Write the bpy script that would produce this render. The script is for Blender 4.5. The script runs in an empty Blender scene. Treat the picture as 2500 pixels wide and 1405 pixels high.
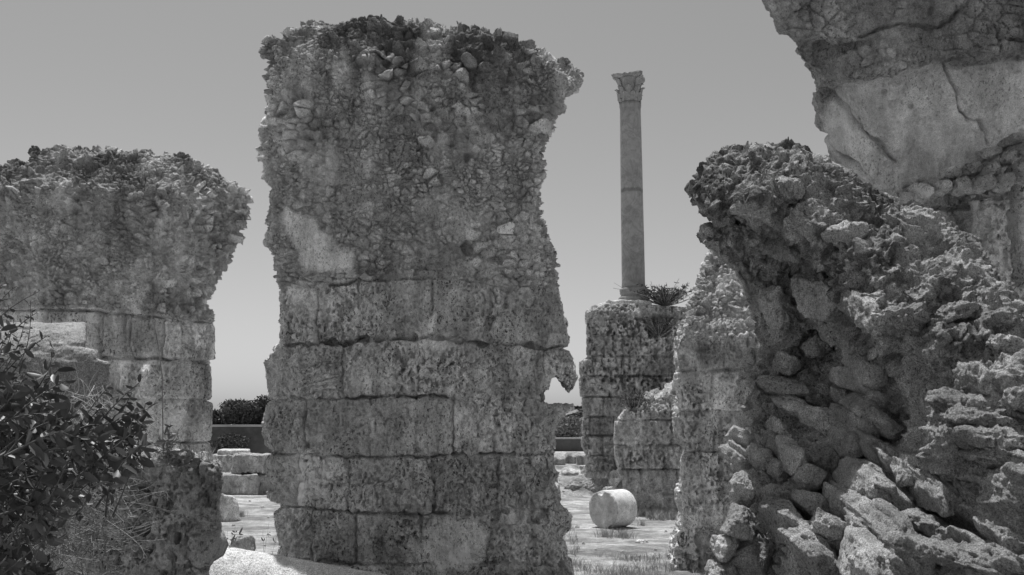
import bpy, bmesh, math, random
import numpy as np
from mathutils import Vector, Matrix

# ------------------------------------------------------------------ camera, sky, sun, exposure
SC = bpy.context.scene
COL = SC.collection
F = 2430.6; CX = 1250.0; CY = 702.5; EYE = 2.0; HOR = 1030.0
PITCH = math.atan((HOR - CY) / F)
cam_d = bpy.data.cameras.new('camera'); cam = bpy.data.objects.new('camera', cam_d); COL.objects.link(cam)
cam_d.lens = 35.0; cam_d.sensor_width = 36.0; cam_d.clip_start = 0.05; cam_d.clip_end = 6000
cam.location = (0, 0, EYE); cam.rotation_euler = (math.pi / 2 + PITCH, 0, 0)
SC.camera = cam
SUN_EL = math.radians(74.5); SUN_AZ = math.radians(-24)      # azimuth from +Y, negative = to the left
w = bpy.data.worlds.new('World'); SC.world = w; w.use_nodes = True
nt = w.node_tree; nt.nodes.clear()
sky = nt.nodes.new('ShaderNodeTexSky'); sky.sky_type = 'NISHITA'; sky.sun_disc = False
sky.sun_elevation = SUN_EL; sky.sun_rotation = SUN_AZ; sky.air_density = 0.7; sky.dust_density = 1.5; sky.ozone_density = 1.0
bw = nt.nodes.new('ShaderNodeRGBToBW'); bg = nt.nodes.new('ShaderNodeBackground'); wo = nt.nodes.new('ShaderNodeOutputWorld')
bg.inputs[1].default_value = 0.15
nt.links.new(sky.outputs[0], bw.inputs[0]); nt.links.new(bw.outputs[0], bg.inputs[0]); nt.links.new(bg.outputs[0], wo.inputs[0])
sd = bpy.data.lights.new('sun', 'SUN'); sd.energy = 5.0; sd.angle = math.radians(0.53); sd.color = (1, 1, 1)
so = bpy.data.objects.new('sun', sd); COL.objects.link(so)
sdir = Vector((math.sin(SUN_AZ) * math.cos(SUN_EL), math.cos(SUN_AZ) * math.cos(SUN_EL), math.sin(SUN_EL)))
so.rotation_euler = sdir.to_track_quat('Z', 'Y').to_euler(); so.location = sdir * 40
SC.view_settings.view_transform = 'Standard'; SC.view_settings.look = 'None'
SC.view_settings.exposure = -0.16; SC.view_settings.gamma = 1
SC.render.resolution_x = 1024; SC.render.resolution_y = 575
ct, st = math.cos(PITCH), math.sin(PITCH)

def at(px, py, Y):
    """world point at distance Y along the ray of a photo pixel"""
    u = (px - CX) / F; v = (CY - py) / F
    fy = ct - st * v; fz = st + ct * v
    s = Y / fy
    return np.array([u * s, Y, EYE + fz * s])
def proj(X, Y, Z):
    dz = Z - EYE
    fw = Y * ct + dz * st; up = -Y * st + dz * ct
    return CX + F * X / fw, CY - F * up / fw
RNG = np.random.default_rng(7); random.seed(5)

# ------------------------------------------------------------------ numpy noise
_T = RNG.random((64, 64, 64), dtype=np.float32)
_J = RNG.random((3, 64, 64, 64), dtype=np.float32)
def vn(x, y, z):
    xi = np.floor(x).astype(np.int32); yi = np.floor(y).astype(np.int32); zi = np.floor(z).astype(np.int32)
    fx = (x - xi).astype(np.float32); fy = (y - yi).astype(np.float32); fz = (z - zi).astype(np.float32)
    fx = fx * fx * (3 - 2 * fx); fy = fy * fy * (3 - 2 * fy); fz = fz * fz * (3 - 2 * fz)
    x0 = xi & 63; x1 = (xi + 1) & 63; y0 = yi & 63; y1 = (yi + 1) & 63; z0 = zi & 63; z1 = (zi + 1) & 63
    a = _T[x0, y0, z0] * (1 - fx) + _T[x1, y0, z0] * fx
    b = _T[x0, y1, z0] * (1 - fx) + _T[x1, y1, z0] * fx
    c = _T[x0, y0, z1] * (1 - fx) + _T[x1, y0, z1] * fx
    d = _T[x0, y1, z1] * (1 - fx) + _T[x1, y1, z1] * fx
    return (a * (1 - fy) + b * fy) * (1 - fz) + (c * (1 - fy) + d * fy) * fz - 0.5
def noise(P, s, seed=0, oct=1, gain=0.5):
    sx, sy, sz = (s, s, s) if np.isscalar(s) else s
    r = 0; a = 1.0; t = 0
    for o in range(oct):
        k = 2.03 ** o; q = seed * 7.31 + o * 11.7
        r = r + a * vn(P[:, 0] * sx * k + q, P[:, 1] * sy * k + q * 1.7, P[:, 2] * sz * k + q * .6); t += a; a *= gain
    return r * (2.0 / t)          # about -1..1
def ridged(P, s, seed=0, oct=2):
    sx, sy, sz = (s, s, s) if np.isscalar(s) else s
    r = 0; a = 1.0; t = 0
    for o in range(oct):
        k = 2.03 ** o; q = seed * 5.77 + o * 9.1
        r = r + a * (1 - np.abs(4 * vn(P[:, 0] * sx * k + q, P[:, 1] * sy * k + q * 1.3, P[:, 2] * sz * k + q * .7))); t += a; a *= .5
    return r / t
def worley(P, s, seed=0, tilt=False):
    """F1, F2 and a random number per cell"""
    sx, sy, sz = (s, s, s) if np.isscalar(s) else s
    X = (P[:, 0] * sx + seed * 3.3).astype(np.float32); Y = (P[:, 1] * sy + seed * 5.1).astype(np.float32); Z = (P[:, 2] * sz + seed * 1.9).astype(np.float32)
    bx = np.floor(X - .5).astype(np.int32); by = np.floor(Y - .5).astype(np.int32); bz = np.floor(Z - .5).astype(np.int32)
    f1 = np.full(len(X), 9., np.float32); f2 = f1.copy(); idr = np.zeros(len(X), np.float32); tl = idr.copy()
    for i in (0, 1):
        for j in (0, 1):
            for k in (0, 1):
                cx = bx + i; cy = by + j; cz = bz + k
                a = cx & 63; b = cy & 63; c = cz & 63
                d = (cx + .1 + .8 * _J[0][a, b, c] - X) ** 2 + (cy + .1 + .8 * _J[1][a, b, c] - Y) ** 2 + (cz + .1 + .8 * _J[2][a, b, c] - Z) ** 2
                m = d < f1
                f2 = np.where(m, f1, np.minimum(f2, d)); f1 = np.where(m, d, f1)
                idr = np.where(m, _T[c, a, b], idr)
                if tilt:
                    g = (cx + .1 + .8 * _J[0][a, b, c] - X) * (_T[a, c, b] - .5) + (cy + .1 + .8 * _J[1][a, b, c] - Y) * (_J[2][b, a, c] - .5) + (cz + .1 + .8 * _J[2][a, b, c] - Z) * (_J[0][c, a, b] - .5)
                    tl = np.where(m, g * 2, tl)
    if tilt: return np.sqrt(f1), np.sqrt(f2), idr, tl
    return np.sqrt(f1), np.sqrt(f2), idr
def sstep(a, b, x):
    t = np.clip((x - a) / (b - a), 0, 1); return t * t * (3 - 2 * t)
def smax(a, b, k=.06):
    h = np.clip(.5 + .5 * (a - b) / k, 0, 1); return b * (1 - h) + a * h + k * h * (1 - h)

# ------------------------------------------------------------------ outlines in the photograph -> distance maps
def poly_dist(poly, X, Y, closed=True):
    """distance to polygon (negative inside) / polyline"""
    P = np.asarray(poly, float); n = len(P); shp = X.shape
    X = X.ravel(); Y = Y.ravel()
    d = np.full(X.shape, 1e18); ins = np.zeros(X.shape, bool)
    for i in range(n if closed else n - 1):
        ax, ay = P[i]; bx, by = P[(i + 1) % n]
        ex, ey = bx - ax, by - ay
        t = np.clip(((X - ax) * ex + (Y - ay) * ey) / (ex * ex + ey * ey + 1e-9), 0, 1)
        d = np.minimum(d, (X - ax - t * ex) ** 2 + (Y - ay - t * ey) ** 2)
        if closed:
            c = (ay > Y) != (by > Y)
            xi = (Y - ay) / (ey if abs(ey) > 1e-9 else 1e-9) * ex + ax
            ins ^= c & (X < xi)
    d = np.sqrt(d)
    if closed: d = np.where(ins, -d, d)
    return d.reshape(shp)
class Map:
    def __init__(s, fn, box, step=4.):
        s.x0, s.y0, s.st = box[0], box[1], step
        xs = np.arange(box[0], box[2] + step, step); ys = np.arange(box[1], box[3] + step, step)
        gx, gy = np.meshgrid(xs, ys, indexing='ij'); s.g = fn(gx, gy).astype(np.float32)
    def __call__(s, px, py):
        u = np.clip((px - s.x0) / s.st, 0, s.g.shape[0] - 1.001); v = np.clip((py - s.y0) / s.st, 0, s.g.shape[1] - 1.001)
        i = u.astype(np.int32); j = v.astype(np.int32); a = (u - i).astype(np.float32); b = (v - j).astype(np.float32)
        g = s.g
        return (g[i, j] * (1 - a) + g[i + 1, j] * a) * (1 - b) + (g[i, j + 1] * (1 - a) + g[i + 1, j + 1] * a) * b
def depth_fn(ctrl, base, sig=160.):
    """inverse-distance field through control points (px, py, depth)"""
    C = np.asarray(ctrl, float)
    def f(X, Y):
        num = np.zeros(X.shape); den = np.zeros(X.shape)
        for cx, cy, d in C:
            w_ = 1.0 / (((X - cx) ** 2 + (Y - cy) ** 2) / sig ** 2 + .15) ** 1.6
            num += w_ * d; den += w_
        return num / den
    return f

# ------------------------------------------------------------------ surface nets
def surface_nets(G, org, h):
    ins = G < 0
    nx, ny, nz = G.shape
    c = np.zeros((nx - 1, ny - 1, nz - 1), np.uint8)
    for i in (0, 1):
        for j in (0, 1):
            for k in (0, 1):
                c += ins[i:nx - 1 + i, j:ny - 1 + j, k:nz - 1 + k]
    act = (c > 0) & (c < 8)
    idx = np.argwhere(act).astype(np.int32)
    vid = np.full(act.shape, -1, np.int32); vid[act] = np.arange(len(idx))
    corners = [(i, j, k) for i in (0, 1) for j in (0, 1) for k in (0, 1)]
    val = {q: G[idx[:, 0] + q[0], idx[:, 1] + q[1], idx[:, 2] + q[2]] for q in corners}
    acc = np.zeros((len(idx), 3)); cnt = np.zeros(len(idx))
    for q in corners:
        for ax in range(3):
            if q[ax] == 0:
                r = list(q); r[ax] = 1; r = tuple(r)
                a, b = val[q], val[r]
                m = (a < 0) != (b < 0)
                t = a / np.where(m, a - b, 1)
                p = np.tile(np.array(q, float), (len(idx), 1)); p[:, ax] += t
                acc[m] += p[m]; cnt[m] += 1
    V = (idx + acc / cnt[:, None]) * h + np.asarray(org)
    faces = []
    for ax in range(3):
        sl0 = [slice(None)] * 3; sl1 = [slice(None)] * 3
        sl0[ax] = slice(0, -1); sl1[ax] = slice(1, None)
        a = ins[tuple(sl0)]; b = ins[tuple(sl1)]
        e = np.argwhere(a != b)
        if not len(e): continue
        o1, o2 = [(1, 2), (2, 0), (0, 1)][ax]
        ok = (e[:, o1] > 0) & (e[:, o2] > 0) & (e[:, o1] < G.shape[o1] - 1) & (e[:, o2] < G.shape[o2] - 1)
        e = e[ok]; s = a[tuple(e.T)]
        def cell(d1, d2):
            q = e.copy(); q[:, o1] += d1; q[:, o2] += d2; return vid[q[:, 0], q[:, 1], q[:, 2]]
        Q = np.stack([cell(-1, -1), cell(0, -1), cell(0, 0), cell(-1, 0)], 1)
        Q[~s] = Q[~s][:, ::-1]
        faces.append(Q)
    return V, np.concatenate(faces)
def vnormals(V, Fq):
    n = np.cross(V[Fq[:, 2]] - V[Fq[:, 0]], V[Fq[:, 3]] - V[Fq[:, 1]])
    N = np.zeros_like(V)
    for k in range(4):
        for ax in range(3): N[:, ax] += np.bincount(Fq[:, k], n[:, ax], len(V))
    return N / (np.linalg.norm(N, axis=1, keepdims=True) + 1e-12)
def smooth_field(A, Fq, it):
    cnt = np.zeros(len(A))
    for k in range(4): cnt += np.bincount(Fq[:, k], minlength=len(A))
    for _ in range(it):
        S = A[Fq].mean(1); B = np.zeros_like(A)
        for k in range(4):
            for ax in range(A.shape[1]): B[:, ax] += np.bincount(Fq[:, k], S[:, ax], len(A))
        A = np.where(cnt[:, None] > 0, B / np.maximum(cnt, 1)[:, None], A)
    return A

def refine(V, Fq, mask):
    """split the chosen quads 2x2; the border of the choice lies out of sight at the back"""
    S = Fq[mask]; R = Fq[~mask]; n = len(V)
    E = np.stack([S, np.roll(S, -1, 1)], 2).reshape(-1, 2); E.sort(1)
    key = E[:, 0].astype(np.int64) * n + E[:, 1]
    u, inv = np.unique(key, return_inverse=True)
    mid = (V[u // n] + V[u % n]) / 2; cen = V[S].mean(1)
    m = n + inv.reshape(-1, 4); c = n + len(u) + np.arange(len(S))
    V2 = np.concatenate([V, mid, cen])
    Q4 = [np.stack([S[:, k], m[:, k], c, m[:, (k - 1) % 4]], 1) for k in range(4)]
    return V2, np.concatenate([R] + Q4)

# ------------------------------------------------------------------ objects
def tag(o, label=None, cat=None, group=None, kind=None):
    if label: o['label'] = label
    if cat: o['category'] = cat
    if group: o['group'] = group
    if kind: o['kind'] = kind
    return o
def empty(name, loc, rz=0, **kw):
    o = bpy.data.objects.new(name, None); COL.objects.link(o); o.location = loc; o.rotation_euler.z = rz
    o.empty_display_size = .2
    return tag(o, **kw)
def link_mesh(name, V, Fc, mat, parent=None, tone=None, smooth=True):
    """Fc: (n,4) or (n,3) array or list; V in world space; parent keeps only a translation/rotation-free offset"""
    V = np.asarray(V, float)
    if parent is not None: V = V - np.array(parent.location)
    me = bpy.data.meshes.new(name)
    if isinstance(Fc, np.ndarray):
        k = Fc.shape[1]; nf = len(Fc)
        me.vertices.add(len(V)); me.vertices.foreach_set('co', V.astype(np.float32).ravel())
        me.loops.add(nf * k); me.loops.foreach_set('vertex_index', Fc.astype(np.int32).ravel())
        me.polygons.add(nf); me.polygons.foreach_set('loop_start', np.arange(0, nf * k, k, dtype=np.int32))
        me.polygons.foreach_set('use_smooth', np.full(nf, smooth)); me.update(calc_edges=True)
    else:
        me.from_pydata([tuple(v) for v in V], [], [tuple(f) for f in Fc]); me.update()
        me.polygons.foreach_set('use_smooth', np.full(len(me.polygons), smooth))
    if tone is not None:
        at_ = me.attributes.new('tone', 'FLOAT', 'POINT'); at_.data.foreach_set('value', np.asarray(tone, np.float32))
    me.materials.append(mat)
    o = bpy.data.objects.new(name, me); COL.objects.link(o)
    if parent is not None: o.parent = parent
    return o
def subset(V, Fq, fm, tone):
    f = Fq[fm]; u, inv = np.unique(f, return_inverse=True)
    return V[u], inv.reshape(f.shape), tone[u]

# ------------------------------------------------------------------ materials (all neutral: the photograph is monochrome)
class NB:
    def __init__(s, name):
        s.m = bpy.data.materials.new(name); s.m.use_nodes = True; s.t = s.m.node_tree; s.t.nodes.clear()
        s.out = s.n('ShaderNodeOutputMaterial'); s.b = s.n('ShaderNodeBsdfPrincipled'); s.l(s.b.outputs[0], s.out.inputs[0])
        s.b.inputs['Specular IOR Level'].default_value = .2
        s.co = s.n('ShaderNodeTexCoord')
    def n(s, t, **kw):
        x = s.t.nodes.new(t)
        for k, v in kw.items(): setattr(x, k, v)
        return x
    def l(s, a, b): s.t.links.new(a, b)
    def inp(s, sock, v):
        if hasattr(v, 'is_output'): s.l(v, sock)
        else: sock.default_value = v
    def math(s, op, a, b=0., c=0., clamp=False):
        x = s.n('ShaderNodeMath', operation=op); x.use_clamp = clamp
        s.inp(x.inputs[0], a); s.inp(x.inputs[1], b); s.inp(x.inputs[2], c); return x.outputs[0]
    def map(s, v, a, b, c, d):
        x = s.n('ShaderNodeMapRange'); s.inp(x.inputs[0], v)
        for i, q in enumerate((a, b, c, d)): x.inputs[i + 1].default_value = q
        return x.outputs[0]
    def vec(s, sc=(1, 1, 1)):
        x = s.n('ShaderNodeMapping'); s.l(s.co.outputs['Object'], x.inputs[0]); x.inputs['Scale'].default_value = sc; return x.outputs[0]
    def noise(s, scale, detail=4, rough=.6, v=None, dist=0.):
        x = s.n('ShaderNodeTexNoise'); s.l(v or s.co.outputs['Object'], x.inputs['Vector'])
        x.inputs['Scale'].default_value = scale; x.inputs['Detail'].default_value = detail
        x.inputs['Roughness'].default_value = rough; x.inputs['Distortion'].default_value = dist; return x.outputs[0]
    def vor(s, scale, v=None, feature='F1', out=0):
        x = s.n('ShaderNodeTexVoronoi', feature=feature); s.l(v or s.co.outputs['Object'], x.inputs['Vector'])
        x.inputs['Scale'].default_value = scale; return x.outputs[out]
    def attr(s, name='tone'):
        x = s.n('ShaderNodeAttribute', attribute_name=name); return x.outputs['Fac']
    def bump(s, h, strength, dist, prev=None):
        x = s.n('ShaderNodeBump'); x.inputs['Strength'].default_value = strength; x.inputs['Distance'].default_value = dist
        s.l(h, x.inputs['Height'])
        if prev is not None: s.l(prev, x.inputs['Normal'])
        return x.outputs[0]
    def done(s, col, rough=.9, nrm=None):
        s.inp(s.b.inputs['Roughness'], rough)
        if hasattr(col, 'is_output'):
            c = s.n('ShaderNodeCombineColor'); [s.l(col, c.inputs[i]) for i in range(3)]; s.l(c.outputs[0], s.b.inputs['Base Color'])
        else: s.b.inputs['Base Color'].default_value = (col, col, col, 1)
        if nrm is not None: s.l(nrm, s.b.inputs['Normal'])
        return s.m
def stone_mat(name, base, pit=1., fine=22., var=.5, speck=.35, mid_=.5, sf=1.8, use_tone=True, bumpd=.02, streak=True, spots=.5):
    """weathered stone: cloudy tone, speckle, dark flecks painted as the shade of pits, small pits as bump; 'tone' carries stone/mortar/stain differences"""
    b = NB(name)
    big = b.map(b.noise(1.7, 5, .62), .3, .7, 1 - var * .5, 1 + var * .5)
    mid = b.map(b.noise(7, 8, .8, dist=.4), .33, .67, 1 - mid_ * .55, 1 + mid_ * .55)
    sp = b.map(b.noise(fine * 4, 4, .8), .34, .66, 1 - speck * .8, 1 + speck * .8)
    c = b.math('MULTIPLY', b.math('MULTIPLY', big, mid), b.math('MULTIPLY', sp, base))
    if use_tone: c = b.math('MULTIPLY', c, b.attr())
    if streak:
        s_ = b.noise(3.2, 6, .7, v=b.vec((1.6, 1.6, .35)))
        c = b.math('MULTIPLY', c, b.map(s_, .36, .62, .66, 1.15))
    if spots:  # dark flecks: shade of small pits put into the colour
        q = b.noise(fine * sf, 3, .6, v=b.vec((1, 1, .65))); zone = b.map(b.noise(2.2, 4, .6), .40, .58, .25, 1.)
        c = b.math('MULTIPLY', c, b.math('SUBTRACT', 1.0, b.math('MULTIPLY', b.math('MULTIPLY', b.map(q, .55, .63, 0., spots), zone), 1.)))
    n1 = b.noise(fine, 9, .8)
    pv = b.vor(fine * 1.5, v=b.vec((1, 1, .55)))
    ph = b.math('MULTIPLY', b.map(pv, .0, .34, -1.0, 0.), b.map(b.noise(5, 2, .5), .42, .6, 0., pit))
    h = b.math('ADD', n1, ph)
    nr = b.bump(h, 1., bumpd)
    return b.done(c, .93, nr)
M = {}
M['block'] = stone_mat('porous_block_stone', .82, 1.2, 24, .5, .45, mid_=.45, bumpd=.03, spots=.85)
M['rubble'] = stone_mat('rubble_concrete', .72, .4, 30, .6, .5, bumpd=.028, spots=.6)
M['plaster'] = stone_mat('vault_mortar', .60, .5, 40, .35, .4, bumpd=.012, spots=.5)
M['near'] = stone_mat('near_rubble_stone', .66, .5, 42, .5, .8, bumpd=.034, spots=.6)
M['far'] = stone_mat('far_stone', .60, .8, 9, .5, .5, bumpd=.05, spots=.28, sf=2.6)

# ------------------------------------------------------------------ masonry detail functions
class Ashlar:
    """courses bounded by curved lines; vertical joints per course; numbers are photo pixels at depth d0"""
    def __init__(s, d0, lines, joints, seed=0, groove=.035, offs=.018, pits=.02, fs=1.):
        s.d0 = d0; s.seed = seed; s.groove = groove; s.offs = offs; s.pits = pits; s.fs = fs; s.gw = .013 / fs ** .8
        s.lines = [np.array([[*at(x, y, d0)[[0, 2]]] for x, y in L]) for L in lines]   # top to bottom
        s.dark = None
        s.joints = [[at(x, 1000, d0)[0] for x in J] for J in joints]
    def __call__(s, P):
        wx = P[:, 0] + .014 * noise(P, 7, 3 + s.seed) + .006 * noise(P, 22, 5)
        wz = P[:, 2] + .014 * noise(P, 6, 4 + s.seed) + .006 * noise(P, 24, 6)
        Z = [np.interp(wx, L[:, 0], L[:, 1]) for L in s.lines]
        ci = np.zeros(len(P), int)
        for z in Z: ci += wz < z
        dh = np.min([np.abs(wz - z) for z in Z], axis=0)
        dv = np.full(len(P), 9.); bi = np.zeros(len(P), int)
        for c in range(len(Z) + 1):
            m = ci == c; J = s.joints[min(c, len(s.joints) - 1)]
            if not m.any() or not J: continue
            x = wx[m]; dv[m] = np.min([np.abs(x - j) for j in J], axis=0); bi[m] = np.sum([x > j for j in J], axis=0)
        hsh = (np.sin((ci * 37.7 + bi * 91.3 + s.seed * 13.1)) * 43758.5) % 1.0
        hs2 = (np.sin((ci * 17.1 + bi * 51.9 + s.seed * 3.7)) * 23758.5) % 1.0
        gm = sstep(-.35, .3, noise(P, 2.3, 21 + s.seed))            # joints open and close along their run
        d = (hsh - .5) * 2 * s.offs
        d -= s.groove * (.35 + .9 * gm) * np.exp(-(dh / s.gw) ** 2)
        d -= s.groove * .8 * gm * np.exp(-(dv / s.gw) ** 2)
        d -= .014 * np.exp(-np.minimum(dh, dv) / .03)
        # weathering: hollows, vertical runs and pits
        d += .035 * noise(P, 1.6, 31, 2) + .02 * noise(P, 5, 33, 2)
        P0 = P; P = P * s.fs
        zone = sstep(-.35, .35, noise(P, (1.5, 1.5, 2.5), 45 + s.seed, 2)) * (.35 + .9 * hs2)
        A = noise(P, (13, 13, 7), 41 + s.seed, 2)
        d -= s.pits * 1.7 * zone * sstep(.08, .34, A)
        B = noise(P, (34, 34, 20), 43, 1)
        d -= s.pits * 2.1 * (.3 + zone) * sstep(.16, .42, B)
        B2 = noise(P, (62, 62, 45), 46, 1)
        d -= s.pits * 1.3 * (.4 + zone * .8) * sstep(.2, .5, B2) - .008 * noise(P, 40, 49, 2)
        P = P0
        R_ = ridged(P, (7, 7, 3.2), 47 + s.seed, 2)
        d += .014 * (R_ - .3) * sstep(.1, -.4, noise(P, 1.1, 48))
        d += .008 * noise(P, 50, 44, 1)
        f1, f2, idr = worley(P, (3.1, 3.1, 3.4), 9)                    # scattered deeper scars
        d -= .05 * sstep(.45, .15, f1) * (idr > .72)
        tone = .9 + .36 * (hs2 - .5) + .16 * noise(P, 3, 51, 2)
        mort = np.exp(-(np.minimum(dh, dv) / .03) ** 2) * (1 - gm)
        tone += .2 * mort
        return d, tone
def rubble(P, s=(8.5, 8.5, 13), seed=0, amp=.04, light=.25, dark=True):
    Q = P + .03 * np.stack([noise(P, 6, 61 + seed), noise(P, 6, 62 + seed), noise(P, 6, 63 + seed)], 1)
    f1, f2, idr, tl = worley(Q, s, seed, tilt=True)
    gap = f2 - f1
    open_ = sstep(-.35, .25, noise(P, 3.1, 60 + seed))
    bury = sstep(-.25, .25, noise(P, 1.9, 69 + seed, 2)); bury2 = sstep(-.3, .3, noise(P, 2.7, 70 + seed, 2))
    e = sstep(.03, .2, gap)
    hgt = np.where(idr > .45, (idr - .45) * 1.6, -.1)
    d = amp * (.25 + .75 * bury) * (e * (hgt + 1.2 * tl) + .3 * (idr - .5)) - .032 * open_ * np.exp(-(gap / .045) ** 2)
    g1, g2, gid, tl2 = worley(Q, tuple(np.array(s) * 2.1), seed + 4, tilt=True)
    e2 = sstep(.03, .2, g2 - g1)
    d += amp * .6 * (.2 + .8 * bury2) * (e2 * (gid + 1.1 * tl2)) * (1 - .6 * bury) - .014 * np.exp(-((g2 - g1) / .07) ** 2) * open_
    d += -.03 + .05 * noise(P, 1.4, 64 + seed, 2) + .03 * noise(P, 5, 65 + seed, 2) + .018 * ridged(P, 9, 66 + seed, 2) + .011 * noise(P, 22, 66 + seed, 2) + .008 * noise(P, 45, 67, 2)
    h1, h2, hid = worley(P, (2.7, 2.7, 2.9), seed + 8)
    d -= .06 * sstep(.33, .12, h1) * (hid > .7)
    tone = .86 + np.where(idr > 1 - light * .55, .32, 0) * e * bury + .3 * (gid - .5) * e2 + .2 * noise(P, 2.2, 68, 2) + .12 * noise(P, 12, 59, 2)
    return d, tone

def ruin(name, label, cat, d0, outline, thick, h, detail, split=None, mats=('block', 'rubble'), parts=('block_base', 'rubble_top'),
         mode='ray', front=None, zmin=-.12, big=None, group=None, box=None, rnd=.035, holes=None, levels=1, zfine=-1., normal_smooth=4):
    """A solid ruin: outline (photo pixels) given true size at its own distance and a thickness, carved into masonry."""
    poly = np.array(outline, float)
    bb = (poly[:, 0].min() - 150, poly[:, 1].min() - 150, poly[:, 0].max() + 150, poly[:, 1].max() + 150)
    def fn(gx, gy):
        d = poly_dist(outline, gx, gy)
        for hp in (holes or []): d = np.maximum(d, -poly_dist(hp, gx, gy))
        return d
    dm = Map(fn, bb, 4 if (bb[2] - bb[0]) < 1600 else 6)
    if front is not None: fm = Map(front, bb, 8)
    pad = .22
    if box is None:
        dmax = d0 + (thick if mode == 'ray' else 0)
        ws = np.array([at(x, y, d) for x, y in outline for d in (d0, dmax)])
        x0, x1 = ws[:, 0].min() - pad, ws[:, 0].max() + pad; z1 = ws[:, 2].max() + pad
        y0, y1 = d0 - .45, d0 + thick + .35
    else: x0, x1, y0, y1, z1 = box
    xs = np.arange(x0, x1, h); ys = np.arange(y0, y1, h); zs = np.arange(zmin - 3 * h, z1, h)
    G = np.empty((len(xs), len(ys), len(zs)), np.float32)
    Zg, Xg = np.meshgrid(zs, xs)                        # (nx, nz)
    for j, y in enumerate(ys):
        yy = y if mode == 'ray' else d0
        px, py = proj(Xg, yy, Zg)
        if mode == 'prism' and j > 0: d2, fr = s2, sf
        else:
            d2 = dm(px, py) * yy / F
            fr = fm(px, py) if front is not None else d0
            s2, sf = d2, fr
        s = smax(d2, smax(fr - y, y - (d0 + thick), rnd), rnd)
        s = np.maximum(s, zmin - Zg)
        G[:, j, :] = s
    if big is not None:
        band = np.argwhere(np.abs(G) < .25)
        Pb = np.stack([xs[band[:, 0]], ys[band[:, 1]], zs[band[:, 2]]], 1)
        G[tuple(band.T)] -= big(Pb).astype(np.float32)
    for sl in (0, -1):
        G[sl] = np.abs(G[sl]) + .01; G[:, sl] = np.abs(G[:, sl]) + .01; G[:, :, sl] = np.abs(G[:, :, sl]) + .01
    V, Fq = surface_nets(G, (xs[0], ys[0], zs[0]), h); del G
    V = smooth_field(V, Fq, 1)
    for _ in range(levels):
        N = vnormals(V, Fq); V, Fq = refine(V, Fq, (N[Fq[:, 0], 1] < .35) & (V[Fq[:, 0], 2] > zfine))
    N = vnormals(V, Fq); N = smooth_field(N, Fq, normal_smooth); N /= np.linalg.norm(N, axis=1, keepdims=True) + 1e-9
    px, py = (proj(V[:, 0], V[:, 1], V[:, 2]) if mode == 'ray' else proj(V[:, 0], np.full(len(V), float(d0)), V[:, 2]))
    d, tone = detail(V, px, py)
    V = V + N * np.asarray(d)[:, None]
    tone = np.clip(tone, .25, 2.4)
    root = empty(name, (float(V[:, 0].mean()), float(d0 + thick / 2), 0.), label=label, cat=cat, group=group)
    if split is None:
        link_mesh(parts[0], V, Fq, M[mats[0]], root, tone)
    else:
        f = Fq[:, 0]; sel = split(px[f], py[f])
        for q, (pn, mt) in enumerate(zip(parts, mats)):
            m = sel == q
            if m.any():
                a, b, c = subset(V, Fq, m, tone); link_mesh(pn, a, b, M[mt], root, c)
    print('RUIN', name, len(V))
    return root
def line_y(L, px):
    L = np.array(L, float); return np.interp(px, L[:, 0], L[:, 1])
def wtiles(poly, box, step=4): return Map(lambda x, y: poly_dist(poly, x, y), box, step)
def crack(d, tone, px, py, poly, wpx, depth):
    x = np.array(poly, float); m = (px > x[:, 0].min() - 40) & (px < x[:, 0].max() + 40) & (py > x[:, 1].min() - 40) & (py < x[:, 1].max() + 40)
    if m.any():
        pm_, qm_ = px[m], py[m]; z_ = np.zeros(len(pm_))
        wx_ = 9 * vn(pm_ / 31, qm_ / 31, z_ + 3) + 5 * vn(pm_ / 11, qm_ / 11, z_ + 9); wy_ = 9 * vn(pm_ / 29, qm_ / 29, z_ + 13) + 5 * vn(pm_ / 9, qm_ / 9, z_ + 19)
        k_ = .6 + 1.2 * (vn(pm_ / 40, qm_ / 40, z_ + 23) + .5)
        q = poly_dist(poly, pm_ + wx_, qm_ + wy_, closed=False) / k_
        d[m] -= depth * np.exp(-(q / wpx) ** 2)

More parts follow.
